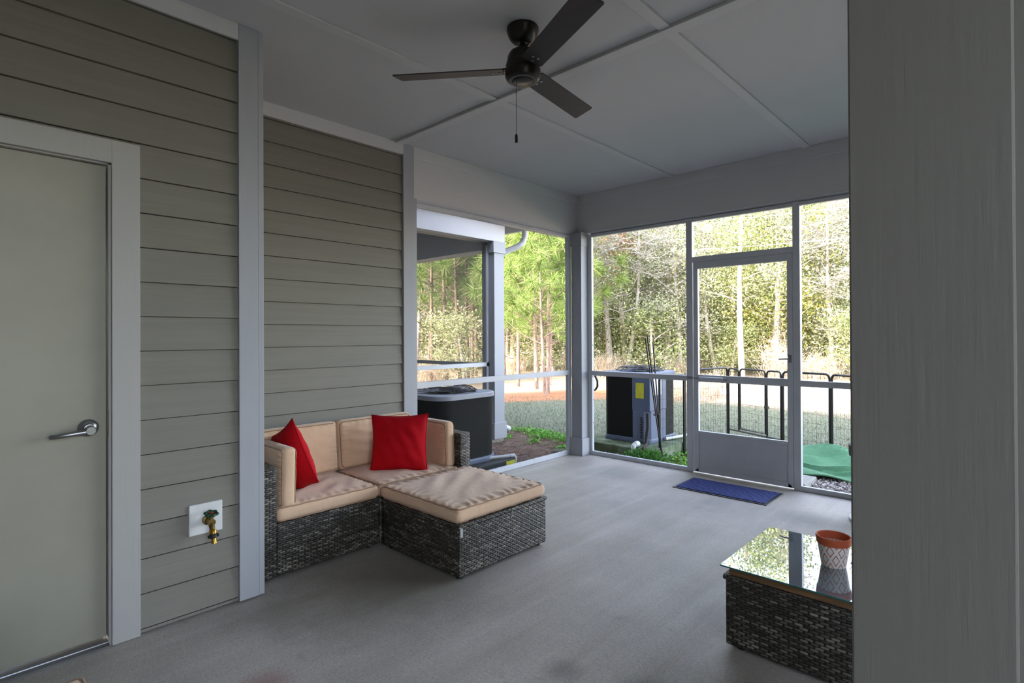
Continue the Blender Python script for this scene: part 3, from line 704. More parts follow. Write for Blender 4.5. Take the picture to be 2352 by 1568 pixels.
def quads_object(name, V4, mat, parent=None):
    """V4: (N,4,3) corner array"""
    n = len(V4); me = bpy.data.meshes.new(name)
    me.vertices.add(n * 4); me.vertices.foreach_set('co', np.asarray(V4, np.float32).reshape(-1))
    me.loops.add(n * 4); me.loops.foreach_set('vertex_index', np.arange(n * 4, dtype=np.int32))
    me.polygons.add(n); me.polygons.foreach_set('loop_start', np.arange(0, n * 4, 4, dtype=np.int32))
    me.update(calc_edges=True); me.validate()
    return link(name, me, mat, parent)
def unit(n):
    a = RNG.normal(size=(n, 3)); return a / np.linalg.norm(a, axis=1, keepdims=True)
def leaf_quads(C, L, W, axis=None, jitter=1.0):
    n = len(C); d = unit(n) if axis is None else axis + unit(n) * jitter
    d /= np.linalg.norm(d, axis=1, keepdims=True)
    s = np.cross(d, unit(n)); s /= np.linalg.norm(s, axis=1, keepdims=True)
    L = np.asarray(L).reshape(-1, 1) * np.ones((n, 1)); W = np.asarray(W).reshape(-1, 1) * np.ones((n, 1))
    return np.stack([C, C + d * L * .5 + s * W * .5, C + d * L, C + d * L * .5 - s * W * .5], 1)
def needle_quads(P, D, L, W):
    n = len(P); s = np.cross(D, unit(n)); s /= np.linalg.norm(s, axis=1, keepdims=True)
    return np.stack([P - s * W / 2, P + s * W / 2, P + D * L + s * W * .15, P + D * L - s * W * .15], 1)

def leaf_mat(name, stops, trans=.35, rough=.6):
    t = NT(name); g = t.n('ShaderNodeNewGeometry'); oi = t.n('ShaderNodeObjectInfo')
    f = t.math('ADD', t.math('MULTIPLY', g.outputs['Random Per Island'], .75), t.math('MULTIPLY', oi.outputs['Random'], .25))
    c = t.ramp(f, stops)
    t.set('Base Color', c); t.set('Roughness', rough); t.set('Specular IOR Level', .3)
    tl = t.n('ShaderNodeBsdfTranslucent', {'Color': c})
    mx = t.n('ShaderNodeMixShader', {0: trans, 1: t.b.outputs[0], 2: tl.outputs[0]}); t.t.links.new(mx.outputs[0], t.out.inputs[0]); return t.m
ML = {
 'oak': leaf_mat('evergreen_leaf', [(.03, srgb(70, 88, 52)), (.35, srgb(138, 152, 98)), (.72, srgb(192, 200, 146)), (.97, srgb(236, 232, 200))]),
 'grey': leaf_mat('grey_green_leaf', [(.03, srgb(88, 98, 74)), (.4, srgb(160, 168, 136)), (.95, srgb(226, 226, 208))]),
 'yellow': leaf_mat('yellow_green_leaf', [(.05, srgb(70, 86, 38)), (.45, srgb(136, 146, 76)), (.95, srgb(212, 198, 122))]),
 'orange': leaf_mat('orange_leaf', [(.05, srgb(176, 110, 70)), (.6, srgb(222, 150, 104)), (.95, srgb(236, 190, 150))]),
 'needle': leaf_mat('pine_needle', [(.05, srgb(58, 86, 34)), (.4, srgb(104, 132, 58)), (.75, srgb(142, 164, 84)), (.98, srgb(196, 202, 140))], .15),
 'weed': leaf_mat('fresh_green_leaf', [(.05, srgb(70, 130, 44)), (.5, srgb(104, 170, 60)), (.95, srgb(150, 200, 90))], .25),
 'grassb': leaf_mat('grass_blade', [(.0, srgb(76, 98, 62)), (.35, srgb(108, 118, 94)), (.7, srgb(150, 146, 132)), (1, srgb(190, 182, 170))], .2, .8),
 'straw': leaf_mat('dry_straw', [(0, srgb(92, 66, 52)), (.5, srgb(134, 104, 86)), (1, srgb(196, 172, 150))], .05, .9),
 'brush': leaf_mat('dry_brush', [(0, srgb(150, 134, 114)), (.5, srgb(198, 182, 160)), (1, srgb(236, 226, 210))], .2, .9),
 'moss': leaf_mat('grey_moss', [(0, srgb(138, 138, 126)), (1, srgb(200, 200, 190))], .3, .9),
 'fern': leaf_mat('dark_fern', [(0, srgb(40, 84, 36)), (.6, srgb(70, 130, 52)), (1, srgb(104, 150, 80))], .2),
}
def bark(name, a, b):
    t = NT(name); v = t.obj((1, 1, .25)); n = t.noise(v, 14, 5, .7)
    t.set('Base Color', t.ramp(n, [(.3, a), (.7, b)])); t.set('Roughness', .95); t.bump(n, .6, .02); return t.m
MB_ = {'pale': bark('pale_bark', srgb(150, 138, 124), srgb(222, 214, 202)), 'pine': bark('pine_bark', srgb(96, 78, 68), srgb(176, 152, 136)), 'twig': bark('grey_twig', srgb(140, 134, 124), srgb(206, 200, 192))}

# grass blades on the near lawn
def in_view(x, y, a0=8, a1=58):
    return a0 < math.degrees(math.atan2(-x, y)) < a1
def scatter(n, fn):
    out = []
    while len(out) < n:
        p = fn()
        if p is not None: out.append(p)
    return np.array(out)
def g_pt():
    r = 5.9 + 7 * random.random() ** 1.4; a = math.radians(random.uniform(8, 58)); x, y = -r * math.sin(a), r * math.cos(a)
    if y < 5.95 and x > -5.6: return None
    if x > -2.2 and y < 7.3: return None
    if y > 11.2: return None
    return (x, y, ZG)
P = scatter(26000, g_pt); up = np.tile([0, 0, 1.0], (len(P), 1)) + RNG.normal(size=P.shape) * .55; up /= np.linalg.norm(up, axis=1, keepdims=True); up[:, 2] = np.abs(up[:, 2])
tag(quads_object('grass_blades', needle_quads(P, up, RNG.uniform(.018, .05, (len(P), 1)), .008), ML['grassb']), 'short pale green grass of the lawn in the shade', 'grass', kind='stuff')
# mulch bed of pine straw by the slab
mulch = NT('mulch_bed'); nn = mulch.noise(mulch.geo(), 30, 5, .7); mulch.set('Base Color', mulch.ramp(nn, [(.3, srgb(66, 52, 46)), (.7, srgb(132, 110, 98))])); mulch.set('Roughness', .95)
poly = [(-5.15, 2.2), (-3.75, 2.2), (-3.75, 5.02), (-2.2, 5.02), (-2.2, 5.7), (-2.65, 6.05), (-3.3, 5.95), (-4.3, 5.80), (-4.9, 5.95), (-5.6, 6.05), (-5.9, 5.6), (-5.15, 5.3)]
struct('mulch_bed', 'brown pine straw bed between the slab and the lawn', 'bed', MB().prism(poly, 2, ZG - .02, ZG + .012), mulch.m)
def m_pt():
    x, y = random.uniform(-5.8, -2.3), random.uniform(3.0, 6.0)
    if x > -3.85 and y < 5.08: return None
    if -4.95 < x < -3.9 and y < 4.2: return None
    return (x, y, ZG + .015 + random.random() * .02)
P = scatter(7000, m_pt); dd = RNG.normal(size=P.shape); dd[:, 2] *= .12; dd /= np.linalg.norm(dd, axis=1, keepdims=True)
tag(quads_object('pine_straw', needle_quads(P, dd, RNG.uniform(.05, .16, (len(P), 1)), .004), ML['straw']), 'loose brown pine straw lying on the bed outside the left screen', 'pine straw', kind='stuff')
# fresh green weeds along the bed
cl = [(-5.5, 6.0, .16), (-5.2, 6.02, .2), (-4.95, 5.95, .24), (-4.7, 5.9, .25), (-4.45, 5.85, .2), (-4.2, 5.36, .14), (-4.05, 5.45, .12), (-4.75, 5.45, .08), (-5.2, 5.42, .06), (-3.95, 5.75, .16), (-3.6, 6.3, .2), (-2.6, 6.5, .2), (-4.9, 5.75, .1), (-2.75, 5.7, .3), (-2.6, 5.5, .2), (-2.85, 6.2, .25), (-2.5, 5.95, .3)]
P = []
for x, y, r in cl:
    for _ in range(int(900 * r)):
        q = RNG.normal(size=2) * r * .5; P.append((x + q[0], y + q[1], ZG + random.uniform(.01, .06)))
P = np.array(P)
tag(quads_object('weeds', leaf_quads(P, .035, .028), ML['weed']), 'fresh green weeds along the edge of the brown bed', 'weeds', kind='stuff')
# gravel
def stone_mesh(n, fn):
    m = MB(); ico = bmesh.new(); bmesh.ops.create_icosphere(ico, subdivisions=1, radius=1); iv = [v.co.copy() for v in ico.verts]; iff = [tuple(v.index for v in f.verts) for f in ico.faces]; ico.free()
    k = 0
    while k < n:
        p = fn()
        if p is None: continue
        k += 1; r = random.uniform(.008, .02); R = Matrix.Rotation(random.random() * 6, 3, unit(1)[0].tolist()); sc = Vector((1, random.uniform(.5, .9), random.uniform(.35, .7)))
        m.add([Vector(p) + R @ Vector((v.x * sc.x * r, v.y * sc.y * r, v.z * sc.z * r)) * random.uniform(.85, 1.1) for v in iv], iff)
    return m
gm = NT('gravel_stone'); gg = gm.n('ShaderNodeNewGeometry'); gm.set('Base Color', gm.ramp(gg.outputs['Random Per Island'], [(0, srgb(96, 88, 86)), (.4, srgb(150, 140, 136)), (.8, srgb(196, 188, 184)), (1, srgb(226, 222, 220))])); gm.set('Roughness', .85)
gb = plain('gravel_bed', srgb(116, 106, 102), .95, 0, .3, 60, .5, 90)
struct('gravel_bed', 'grey gravel strip along the slab outside the right screened bay', 'gravel bed', bx(-2.15, .8, 5.09, 6.1, ZG - .02, ZG + .012), gb)
tag(stone_mesh(2600, lambda: (random.uniform(-1.75, -.6), random.uniform(5.1, 6.0), ZG + .012 + random.random() * .018)).build('gravel', gm.m), 'loose grey gravel in the strip between the slab and the green turf', 'gravel', kind='stuff')
t = tag(MB().box(-2.1, -1.475, 5.43, 5.80, ZG, -.05).build('paver', M['paver'], bevel=.008), 'square grey concrete paver outside the screen door, at the corner of the green turf', 'paver')
# green turf
tm = NT('green_turf'); n1 = tm.noise(tm.geo(), 3, 3); n2 = tm.noise(tm.geo(), 220, 3)
cc = tm.mix(n1, srgb(66, 128, 86), srgb(120, 170, 136)); cc = tm.mix(tm.math('MULTIPLY', n2, .8), cc, srgb(44, 104, 64)); n3 = tm.noise(tm.geo(), 18, 5, .7); cc = tm.mix(tm.n('ShaderNodeMapRange', {0: n3, 1: .4, 2: .7, 4: .7}).outputs[0], cc, srgb(58, 112, 74)); tm.set('Base Color', cc); tm.set('Roughness', .9); tm.bump(n2, .6, .01)
m = MB(); NX, NY = 70, 56; a = math.radians(14)
vs = []
for j in range(NY + 1):
    for i in range(NX + 1):
        u, v = i / NX * 2.1, j / NY * 1.28
        z = ZG + .035 + .018 * math.sin(u * 5 + v * 3) + .02 * math.sin(v * 6 + 1.2 * math.sin(u * 3)) + .012 * math.sin(u * 13 + v * 9)
        z += .055 * max(0, 1 - (v - .55 - .06 * math.sin(u * 7)) / .22) * (v > .55 + .06 * math.sin(u * 7)) * (u < 1.1) + .04 * max(0, 1 - (v - .28 - .05 * math.sin(u * 5 + 1)) / .2) * (v > .28 + .05 * math.sin(u * 5 + 1)) * (u > .55) + .10 * max(0, v - 1.05) / .23 * math.exp(-((u - .52) / .3) ** 2)
        edge = 0.012 * math.sin(u * 9)
        vs.append((-1.98 + u * math.cos(a) - (v + edge) * math.sin(a), 5.74 + u * math.sin(a) + (v + edge) * math.cos(a), z))
m.add(vs, [(j * (NX + 1) + i, j * (NX + 1) + i + 1, (j + 1) * (NX + 1) + i + 1, (j + 1) * (NX + 1) + i) for j in range(NY) for i in range(NX)])
to = m.build('turf_mat', tm.m, smooth=4)
sm = to.modifiers.new('thick', 'SOLIDIFY'); sm.thickness = .012; sm.offset = -1
tag(to, 'rumpled green artificial turf mat spread on the ground outside the right screen', 'turf mat')

# ------------------------------------------------------------------ air conditioners
def rrect(x0, x1, y0, y1, r, n=8):
    pts = []
    for cx, cy, a0 in ((x1 - r, y1 - r, 0), (x0 + r, y1 - r, 90), (x0 + r, y0 + r, 180), (x1 - r, y0 + r, 270)):
        for k in range(n + 1):
            a = math.radians(a0 + 90 * k / n); pts.append((cx + r * math.cos(a), cy + r * math.sin(a)))
    return pts
def ac_unit(name, label, x0, x1, y0, y1, zb, zt, rad, fan_r, top=None):
    t = thing(name, label, 'air conditioner', ((x0 + x1) / 2, (y0 + y1) / 2, zb))
    MB().prism(rrect(x0 + .015, x1 - .015, y0 + .015, y1 - .015, rad), 2, zb + .05, zt - .03).build('coil_guard', M['coil'], t, world=True, smooth=.5)
    MB().prism(rrect(x0, x1, y0, y1, rad + .01), 2, zb, zb + .055).build('base_pan', M['ac_grey'], t, world=True, smooth=.5, bevel=.004)
    # top cover with a round fan opening
    cx, cy = (x0 + x1) / 2, (y0 + y1) / 2; out = rrect(x0 - .005, x1 + .005, y0 - .005, y1 + .005, rad + .015, 11); n = len(out)
    inn = []
    for p in out:
        dx, dy = p[0] - cx, p[1] - cy; L = math.hypot(dx, dy); inn.append((cx + dx / L * fan_r, cy + dy / L * fan_r))
    vs = [(p[0], p[1], zt - .045) for p in out] + [(p[0], p[1], zt - .006) for p in out] + [(cx + (p[0] - cx) * .985, cy + (p[1] - cy) * .985, zt) for p in out] + [(p[0], p[1], zt + .002) for p in inn] + [(p[0], p[1], zt - .10) for p in inn]
    fs = []
    for L in range(4): fs += [(L * n + i, L * n + (i + 1) % n, (L + 1) * n + (i + 1) % n, (L + 1) * n + i) for i in range(n)]
    MB().add(vs, fs).build('top_cover', top or M['ac_grey'], t, world=True, smooth=.5)
    MB().lathe([(0, zt - .10), (fan_r, zt - .10)], 32, Matrix.Translation((cx, cy, 0))).lathe([(.08, zt - .10), (.08, zt - .0), (0, zt - .0)], 24, Matrix.Translation((cx, cy, 0))).build('dark_cavity_and_motor', M['black'], t, world=True, smooth=.5)  # black disc stands in for the dark cavity around the motor hub
    m = MB()
    for k in range(13):
        r = fan_r * (1.05 - k * .06); zz = zt + .004 + .05 * min(1, (1.05 - r / fan_r) / .30) ** .6
        m.tube([(cx + r * math.cos(2 * PI * q / 44), cy + r * math.sin(2 * PI * q / 44), zz) for q in range(44)], .0026, 5, closed=True)
    g = m.build('fan_guard', M['black'], t, world=True, smooth=4)
    m = MB()
    for k in range(8):
        a = PI / 8 + k * PI / 4; pr = [(1.10, .004), (1.03, .012), (.9, .042), (.75, .052), (.3, .054)]
        m.tube([(cx + fan_r * q * math.cos(a), cy + fan_r * q * math.sin(a), zt + z) for q, z in pr], .0045, 5)
    m.build('guard_spokes', M['black'], g, world=True, smooth=4)
    return t
# unit outside the left screen
a1 = ac_unit('air_conditioner', 'dark grey air conditioner outside the left screen behind the sofa', -4.82, -4.0, 3.26, 4.075, .035, .735, .17, .32, plain('ac_top_sky_light', srgb(168, 174, 186), .4, .1, .04, 3))  # lighter top colour stands in for sky light falling on the cover
m = MB()
for k in range(16): m.box(-4.16, -4.145, 4.062, 4.078, .10 + k * .038, .128 + k * .038)
m.build('corner_louvre', M['ac_grey'], a1, world=True)
pd = thing('equipment_pad', 'black plastic pad under the air conditioner outside the left screen', 'pad', (-4.4, 3.65, ZG))
MB().box(-4.92, -3.90, 3.15, 4.19, ZG, .034).build('slab', M['pad_black'], pd, world=True, bevel=.012)
MB().box(-3.9, -3.8985, 4.05, 4.185, -.045, .018).build('yellow_label', M['yellow'], pd, world=True)
tag(MB().tube([(-4.02, 3.9, .062), (-3.96, 4.10, .058), (-3.94, 4.17, .056)], .016, 12).tube([(-3.945, 4.155, .056), (-3.935, 4.20, .055), (-3.93, 4.215, .03), (-3.93, 4.215, -.06)], .02, 12).build('drain_pipe', M['pvc'], smooth=.7), 'grey plastic drain pipe elbow at the foot of the left air conditioner', 'pipe')
# unit beyond the far screen
a2 = ac_unit('air_conditioner', 'blue-grey air conditioner with a yellow notice, seen left of the screen door', -3.85, -3.20, 5.72, 6.41, .035, .865, .07, .27)
MB().prism([(-3.425, 5.712), (-3.19, 5.712), (-3.19, 6.11), (-3.22, 6.11), (-3.22, 5.735), (-3.425, 5.735)], 2, .42, .83).build('service_panel', M['ac_grey'], a2, world=True, bevel=.006)
MB().prism([(-3.425, 5.722), (-3.36, 5.705), (-3.27, 5.705), (-3.205, 5.77), (-3.198, 6.11), (-3.24, 6.11), (-3.25, 5.80), (-3.425, 5.74)], 2, .06, .42).build('lower_panel', M['ac_grey'], a2, world=True, bevel=.004)
MB().box(-3.375, -3.268, 5.7095, 5.7115, .565, .745).build('yellow_notice', M['yellow'], a2, world=True)
MB().box(-3.1895, -3.188, 5.80, 5.98, .60, .80).build('white_patch', M['plate'], a2, world=True)  # thin plain white rectangle on the side panel
cd = [(-3.29 + .02 * math.cos(q * .9), 5.69 + .012 * math.sin(q * .9), .10 + q * .0042) for q in range(60)]
MB().tube(cd, .0045, 5).build('flexible_conduit', M['black'], a2, world=True, smooth=4)
pd = thing('equipment_pad', 'green-stained concrete pad under the air conditioner by the screen door', 'pad', (-3.5, 6.0, ZG))
MB().box(-4.02, -2.99, 5.46, 6.60, ZG, .032).build('slab', M['mossy'], pd, world=True, bevel=.012)
MB().box(-3.20, -3.10, 5.4575, 5.4595, -.06, .012).build('yellow_label', M['yellow'], pd, world=True)
tag(MB().tube([(-3.21, 5.69, .40), (-3.195, 5.67, .25), (-3.21, 5.655, .1), (-3.20, 5.64, .055), (-3.17, 5.56, .05), (-3.14, 5.46, .04), (-3.13, 5.43, -.05), (-3.13, 5.42, -.11)], .018, 10).build('insulated_pipe', M['copper'], smooth=.8), 'dark insulated pipe running down from the air conditioner by the screen door', 'pipe')
tag(MB().tube([(-3.175, 6.05, .062), (-3.10, 6.46, .062), (-3.085, 6.56, .062)], .019, 12).tube([(-3.088, 6.545, .062), (-3.08, 6.60, .06), (-3.075, 6.615, .0), (-3.075, 6.615, -.1)], .023, 12).build('drain_pipe', M['plate'], smooth=.7), 'white plastic drain pipe on the green-stained pad', 'pipe')
tag(MB().tube([(-3.25, 5.54, .068), (-3.25, 5.47, .066)], .034, 16).tube([(-3.25, 5.478, .066), (-3.25, 5.450, .055), (-3.25, 5.44, -.02)], .028, 12).build('pipe_cap', M['plate'], smooth=.7), 'white plastic pipe elbow on the edge of the green-stained pad', 'pipe')
tag(MB().lathe([(0, .0), (.12, 0), (.12, .03), (.10, .045), (0, .05)], 28, Matrix.Translation((-4.12, 5.22, ZG)) @ Matrix.Diagonal((1, .8, 1, 1))).build('valve_box_lid', M['plastic_blk'], smooth=.5), 'black round valve box lid in the brown bed by the corner post', 'lid')
tag(MB().tube([(-3.50, 5.06, .86), (-3.475, 5.07, .80), (-3.475, 5.07, .74), (-3.50, 5.06, .70)], .012, 8).tube([(-3.505, 5.01, .86), (-3.505, 5.06, .86)], .01, 8).tube([(-3.505, 5.01, .70), (-3.505, 5.06, .70)], .01, 8).build('hook', M['black'], smooth=.7), 'black hook fixed to the outside of the corner post', 'hook')

# fern-like plants in front of the pad
def leafy(name, label, cat, x, y, r, h, n, mat, L=.06, W=.025, group=None):
    P = np.stack([x + RNG.normal(size=n) * r * .45, y + RNG.normal(size=n) * r * .3, ZG + .02 + RNG.random(n) * h], 1)
    ax = np.stack([P[:, 0] - x, P[:, 1] - y, np.full(n, .12)], 1); ax /= np.linalg.norm(ax, axis=1, keepdims=True) + 1e-6
    o = quads_object(name, leaf_quads(P, L, W, ax, .6), mat); return tag(o, label, cat, group)
leafy('fern', 'low green ferny plant in front of the green-stained pad', 'plant', -3.03, 5.36, .26, .13, 900, ML['fern'], .045, .018)
# black rods
for top, base, lab in (((-3.10, 5.50, 1.31), (-2.955, 5.585, ZG), 'tallest black rod of the bundle leaning by the air conditioner'),
                       ((-3.125, 5.50, 1.28), (-2.975, 5.60, ZG), 'left black rod of the bundle leaning by the air conditioner'),
                       ((-3.03, 5.50, 1.23), (-2.965, 5.575, ZG), 'straightest black rod, right one of the bundle by the air conditioner')):
    tag(MB().tube([top, tuple((a_ + b_) / 2 for a_, b_ in zip(top, base)), base], .0075, 8).build('garden_rod', M['black'], smooth=.8), lab, 'rod', 'black rods leaning by the air conditioner')
tag(MB().tube([(-3.02 + .035 * math.cos(q * PI / 8), 5.555 + .03 * math.sin(q * PI / 8), .42 + .006 * math.sin(q)) for q in range(16)], .005, 6, closed=True).build('rod_tie', M['black'], smooth=.8), 'black tie around the bundle of rods', 'tie')

# ------------------------------------------------------------------ pet fence
def panel(A, B, label, gate=False, hi=.84, lo=-.085, lean=0.0):
    A = Vector((A[0], A[1], 0)); B = Vector((B[0], B[1], 0)); W = (B - A).length - .03; ang = math.atan2(B.y - A.y, B.x - A.x)
    c = (A + B) / 2
    t = thing('pet_fence_panel', label, 'fence panel', (c.x, c.y, ZG), (0, 0, ang), 'black pet fence panels')
    z0, z1 = lo - ZG, hi - ZG
    def arch(x0, x1, zz0, zz1, r, rad, closed_bottom=False):
        pts = [(x0, 0, zz0)]
        for k in range(6): a_ = PI - PI / 2 * k / 5; pts.append((x0 + r + r * math.cos(a_), 0, zz1 - r + r * math.sin(a_)))
        for k in range(6): a_ = PI / 2 - PI / 2 * k / 5; pts.append((x1 - r + r * math.cos(a_), 0, zz1 - r + r * math.sin(a_)))
        pts.append((x1, 0, zz0)); return pts
    R_ = .0135
    f = MB().tube([(-W / 2, 0, 0), (-W / 2, 0, z1 - .09)], R_, 8).tube([(W / 2, 0, 0), (W / 2, 0, z1 - .09)], R_, 8)
    if not gate:
        f.tube(arch(-W / 2, W / 2, z1 - .1, z1, .05, R_), R_, 8)
        f.build('tube_frame', M['black'], t, smooth=.8)
    else:
        a, b = -W / 2 + .21 * W, W / 2 - .25 * W
        f.tube(arch(-W / 2, a, z1 - .1, z1 - .01, min(.05, .09 * W), R_), R_ * .9, 8).tube([(a, 0, z1 - .1), (a, 0, z0 + .06)], R_ * .9, 8)
        f.tube(arch(b, W / 2, z1 - .1, z1 - .005, min(.05, .1 * W), R_), R_ * .9, 8).tube([(b, 0, z1 - .1), (b, 0, z0 + .06)], R_ * .9, 8).tube([(-W / 2, 0, z0 + .06), (W / 2, 0, z0 + .06)], R_ * .9, 8)
        f.build('tube_frame', M['black'], t, smooth=.8)
        ga = arch(a + .025, b - .025, z0 + .095, z1 - .005, .05, R_); ga.append(ga[0])
        g = MB().tube(ga, R_ * .85, 8).build('gate', M['black'], t, smooth=.8)
        MB().box(b - .035, b + .02, -.012, .012, .46, .50).build('gate_latch', M['black'], g)
    m = MB(); nx = max(3, int(W / .052)); 
    for k in range(1, nx):
        x = -W / 2 + W * k / nx; m.tube([(x, 0, z0), (x, 0, z1 - (0.004 if abs(x) < W / 2 - .05 else .03))], .0014, 4, caps=False)
    nz = 9
    for k in range(nz): z = z0 + (z1 - .05 - z0) * k / (nz - 1); m.tube([(-W / 2, 0.002, z), (W / 2, 0.002, z)], .0014, 4, caps=False)
    m.build('wire_mesh', M['black'], t)
    return t
FP = {'Z': (-3.05, 5.66), 'A': (-2.97, 6.14), 'B': (-3.25, 7.10), 'C': (-3.10, 7.75), 'D': (-2.26, 7.36), 'E': (-1.665, 7.15), 'F': (-1.03, 6.75), 'G': (-.6, 6.0)}
panel(FP['Z'], FP['A'], 'short black wire fence panel beside the blue-grey air conditioner')
panel(FP['A'], FP['B'], 'black wire fence panel running back behind the left upright of the screen door')
panel(FP['B'], FP['C'], 'black wire fence panel seen through the screen door, left of the gate')
panel(FP['C'], FP['D'], 'black wire fence panel with a small framed gate, seen through the screen door', True)
panel(FP['D'], FP['E'], 'black wire fence panel behind the right upright of the screen door')
panel(FP['E'], FP['F'], 'black wire fence panel above the green turf, beside the near column')

# ------------------------------------------------------------------ neighbouring porch
nb = thing('neighbouring_porch', 'white screened porch of the next house, seen through the left screen', 'porch', (-6.5, 4, ZG))
NXF = -5.10; w2 = M['nb_white']
MB().box(NXF - .24, NXF, 1.0, 5.29, 2.55, 2.93).box(NXF - .25, NXF + .012, 1.0, 5.295, 2.78, 2.80).build('side_beam', w2, nb, world=True, bevel=.003)
MB().box(-9.6, NXF - .24, 5.05, 5.29, 2.45, 2.93).build('back_beam', w2, nb, world=True, bevel=.003)
ps = MB().box(NXF - .19, NXF, 5.085, 5.27, -.05, 2.55).build('post', M['trim_z'], nb, world=True, bevel=.003)
MB().box(NXF - .2, NXF + .015, 5.06, 5.285, 2.40, 2.552).build('capital', M['trim_z'], ps, world=True, bevel=.003)
MB().box(NXF - .2, NXF + .02, 5.06, 5.29, -.05, .16).build('plinth', M['trim_z'], ps, world=True, bevel=.003)
MB().box(-9.6, NXF - .02, 1.0, 5.27, -.3, -.02).build('slab', M['concrete'], nb, world=True)
MB().box(-9.6, NXF - .1, 1.0, 5.2, 2.86, 2.92).build('ceiling', M['ceil'], nb, world=True)
MB().box(-9.7, -9.6, 1.0, 5.29, -.02, 2.93).box(-9.6, NXF - .1, .9, 1.0, -.02, 2.93).build('shade_wall', M['siding'], nb, world=True)  # unseen walls, added to darken the ceiling of the neighbouring porch
MB().box(NXF - .14, NXF - .1, 1.0, 5.085, .905, .955).box(NXF - .14, NXF - .1, 5.04, 5.086, 0, 2.5).build('side_screen_frame', M['frame'], nb, world=True)
MB().box(-9.6, NXF - .2, 5.15, 5.19, .89, .94).box(-9.6, NXF - .2, 5.15, 5.19, -.02, .03).box(-7.6, -7.54, 5.15, 5.19, 0, 2.45).box(-5.40, NXF - .19, 5.15, 5.19, 0, 2.45).build('back_screen_frame', M['frame'], nb, world=True)
MB().add([(NXF - .12, 1.0, 0), (NXF - .12, 5.085, 0), (NXF - .12, 5.085, 2.55), (NXF - .12, 1.0, 2.55)], [(0, 1, 2, 3)]).build('side_insect_screen', M['screen_far'], nb, world=True)
MB().add([(-9.6, 5.17, 0), (NXF - .2, 5.17, 0), (NXF - .2, 5.17, 2.45), (-9.6, 5.17, 2.45)], [(0, 1, 2, 3)]).build('back_insect_screen', M['screen_far'], nb, world=True)
MB().prism([(-4.6, 2.935), (5.80, 2.935), (5.80, 3.04), (0, 4.6), (-4.6, 5.6)], 0, -13, -5.02).build('roof', M['shingle'], nb, world=True)
MB().box(-13, -4.60, 5.80, 5.83, 2.80, 3.05).box(-5.04, -5.01, -4.6, 5.25, 2.84, 3.05).box(-5.1, -4.60, 5.25, 5.80, 2.80, 2.83).box(-4.63, -4.60, 5.25, 5.83, 2.80, 3.05).box(-5.04, -4.6, 5.25, 5.80, 2.98, 3.05).build('soffit_and_fascia', w2, nb, world=True)
gt = MB().prism([(5.83, 2.82), (5.93, 2.82), (5.95, 2.93), (5.94, 2.93), (5.92, 2.83), (5.84, 2.83)], 0, -13, -4.60).build('gutter', M['frame'], nb, world=True)
dp = [(-5.11, 5.70, 2.95), (-5.11, 5.70, 2.68), (-5.115, 5.66, 2.60), (-5.15, 5.60, 2.545), (-5.28, 5.44, 2.455), (-5.315, 5.41, 2.40), (-5.32, 5.41, 2.30), (-5.32, 5.41, .14), (-5.32, 5.44, .06), (-5.30, 5.56, .0)]
MB().tube(dp, .042, 12).build('downspout', M['frame'], nb, world=True, smooth=.8)

# ------------------------------------------------------------------ utility wires
for (p, q, lab) in (((-12.6, 18, 4.55), (-3.0, 18, 4.05), 'lower pale utility wire crossing in front of the trees'), ((-9.5, 18, 5.35), (-3.0, 18, 4.95), 'upper pale utility wire near the top of the right screens')):
    pts = []
    for k in range(13):
        s_ = -.6 + 2.2 * k / 12; P_ = Vector(p).lerp(Vector(q), s_); P_.z -= .12 * (1 - (2 * s_ - 1) ** 2); pts.append(P_)
    tag(MB().tube(pts, .012, 6).build('utility_wire', plain('wire', srgb(215, 215, 212), .5)), lab, 'wire')

# ------------------------------------------------------------------ trees
def limb(mb, p, q, r0, r1, bend=.15, n=5, k=5):
    p, q = Vector(p), Vector(q); L = (q - p).length; off = Vector(unit(1)[0].tolist()) * L * bend
    pts = [p.lerp(q, i / (k - 1)) + off * math.sin(PI * i / (k - 1)) for i in range(k)]
    mb.tube(pts, [r0 + (r1 - r0) * i / (k - 1) for i in range(k)], n, caps=False); return pts
def make_trunk(h, r0, nb, crown_lo, crown_r, lean=.3):
    mb = MB(); top = Vector((random.uniform(-lean, lean), random.uniform(-lean, lean), h)); tr = limb(mb, (0, 0, -.05), top, r0, r0 * .25, .04, 7, 7); tips = []
    for _ in range(nb):
        f = random.uniform(crown_lo, .95); P_ = Vector((0, 0, 0)).lerp(top, f); a = random.random() * 6.28; L = crown_r * (1.15 - .7 * f) * random.uniform(.6, 1.1)
        q = P_ + Vector((math.cos(a) * L, math.sin(a) * L, L * random.uniform(.15, .7))); limb(mb, P_, q, r0 * .32, r0 * .06, .12, 4, 4); tips.append((P_, q))
    return mb, tips, top
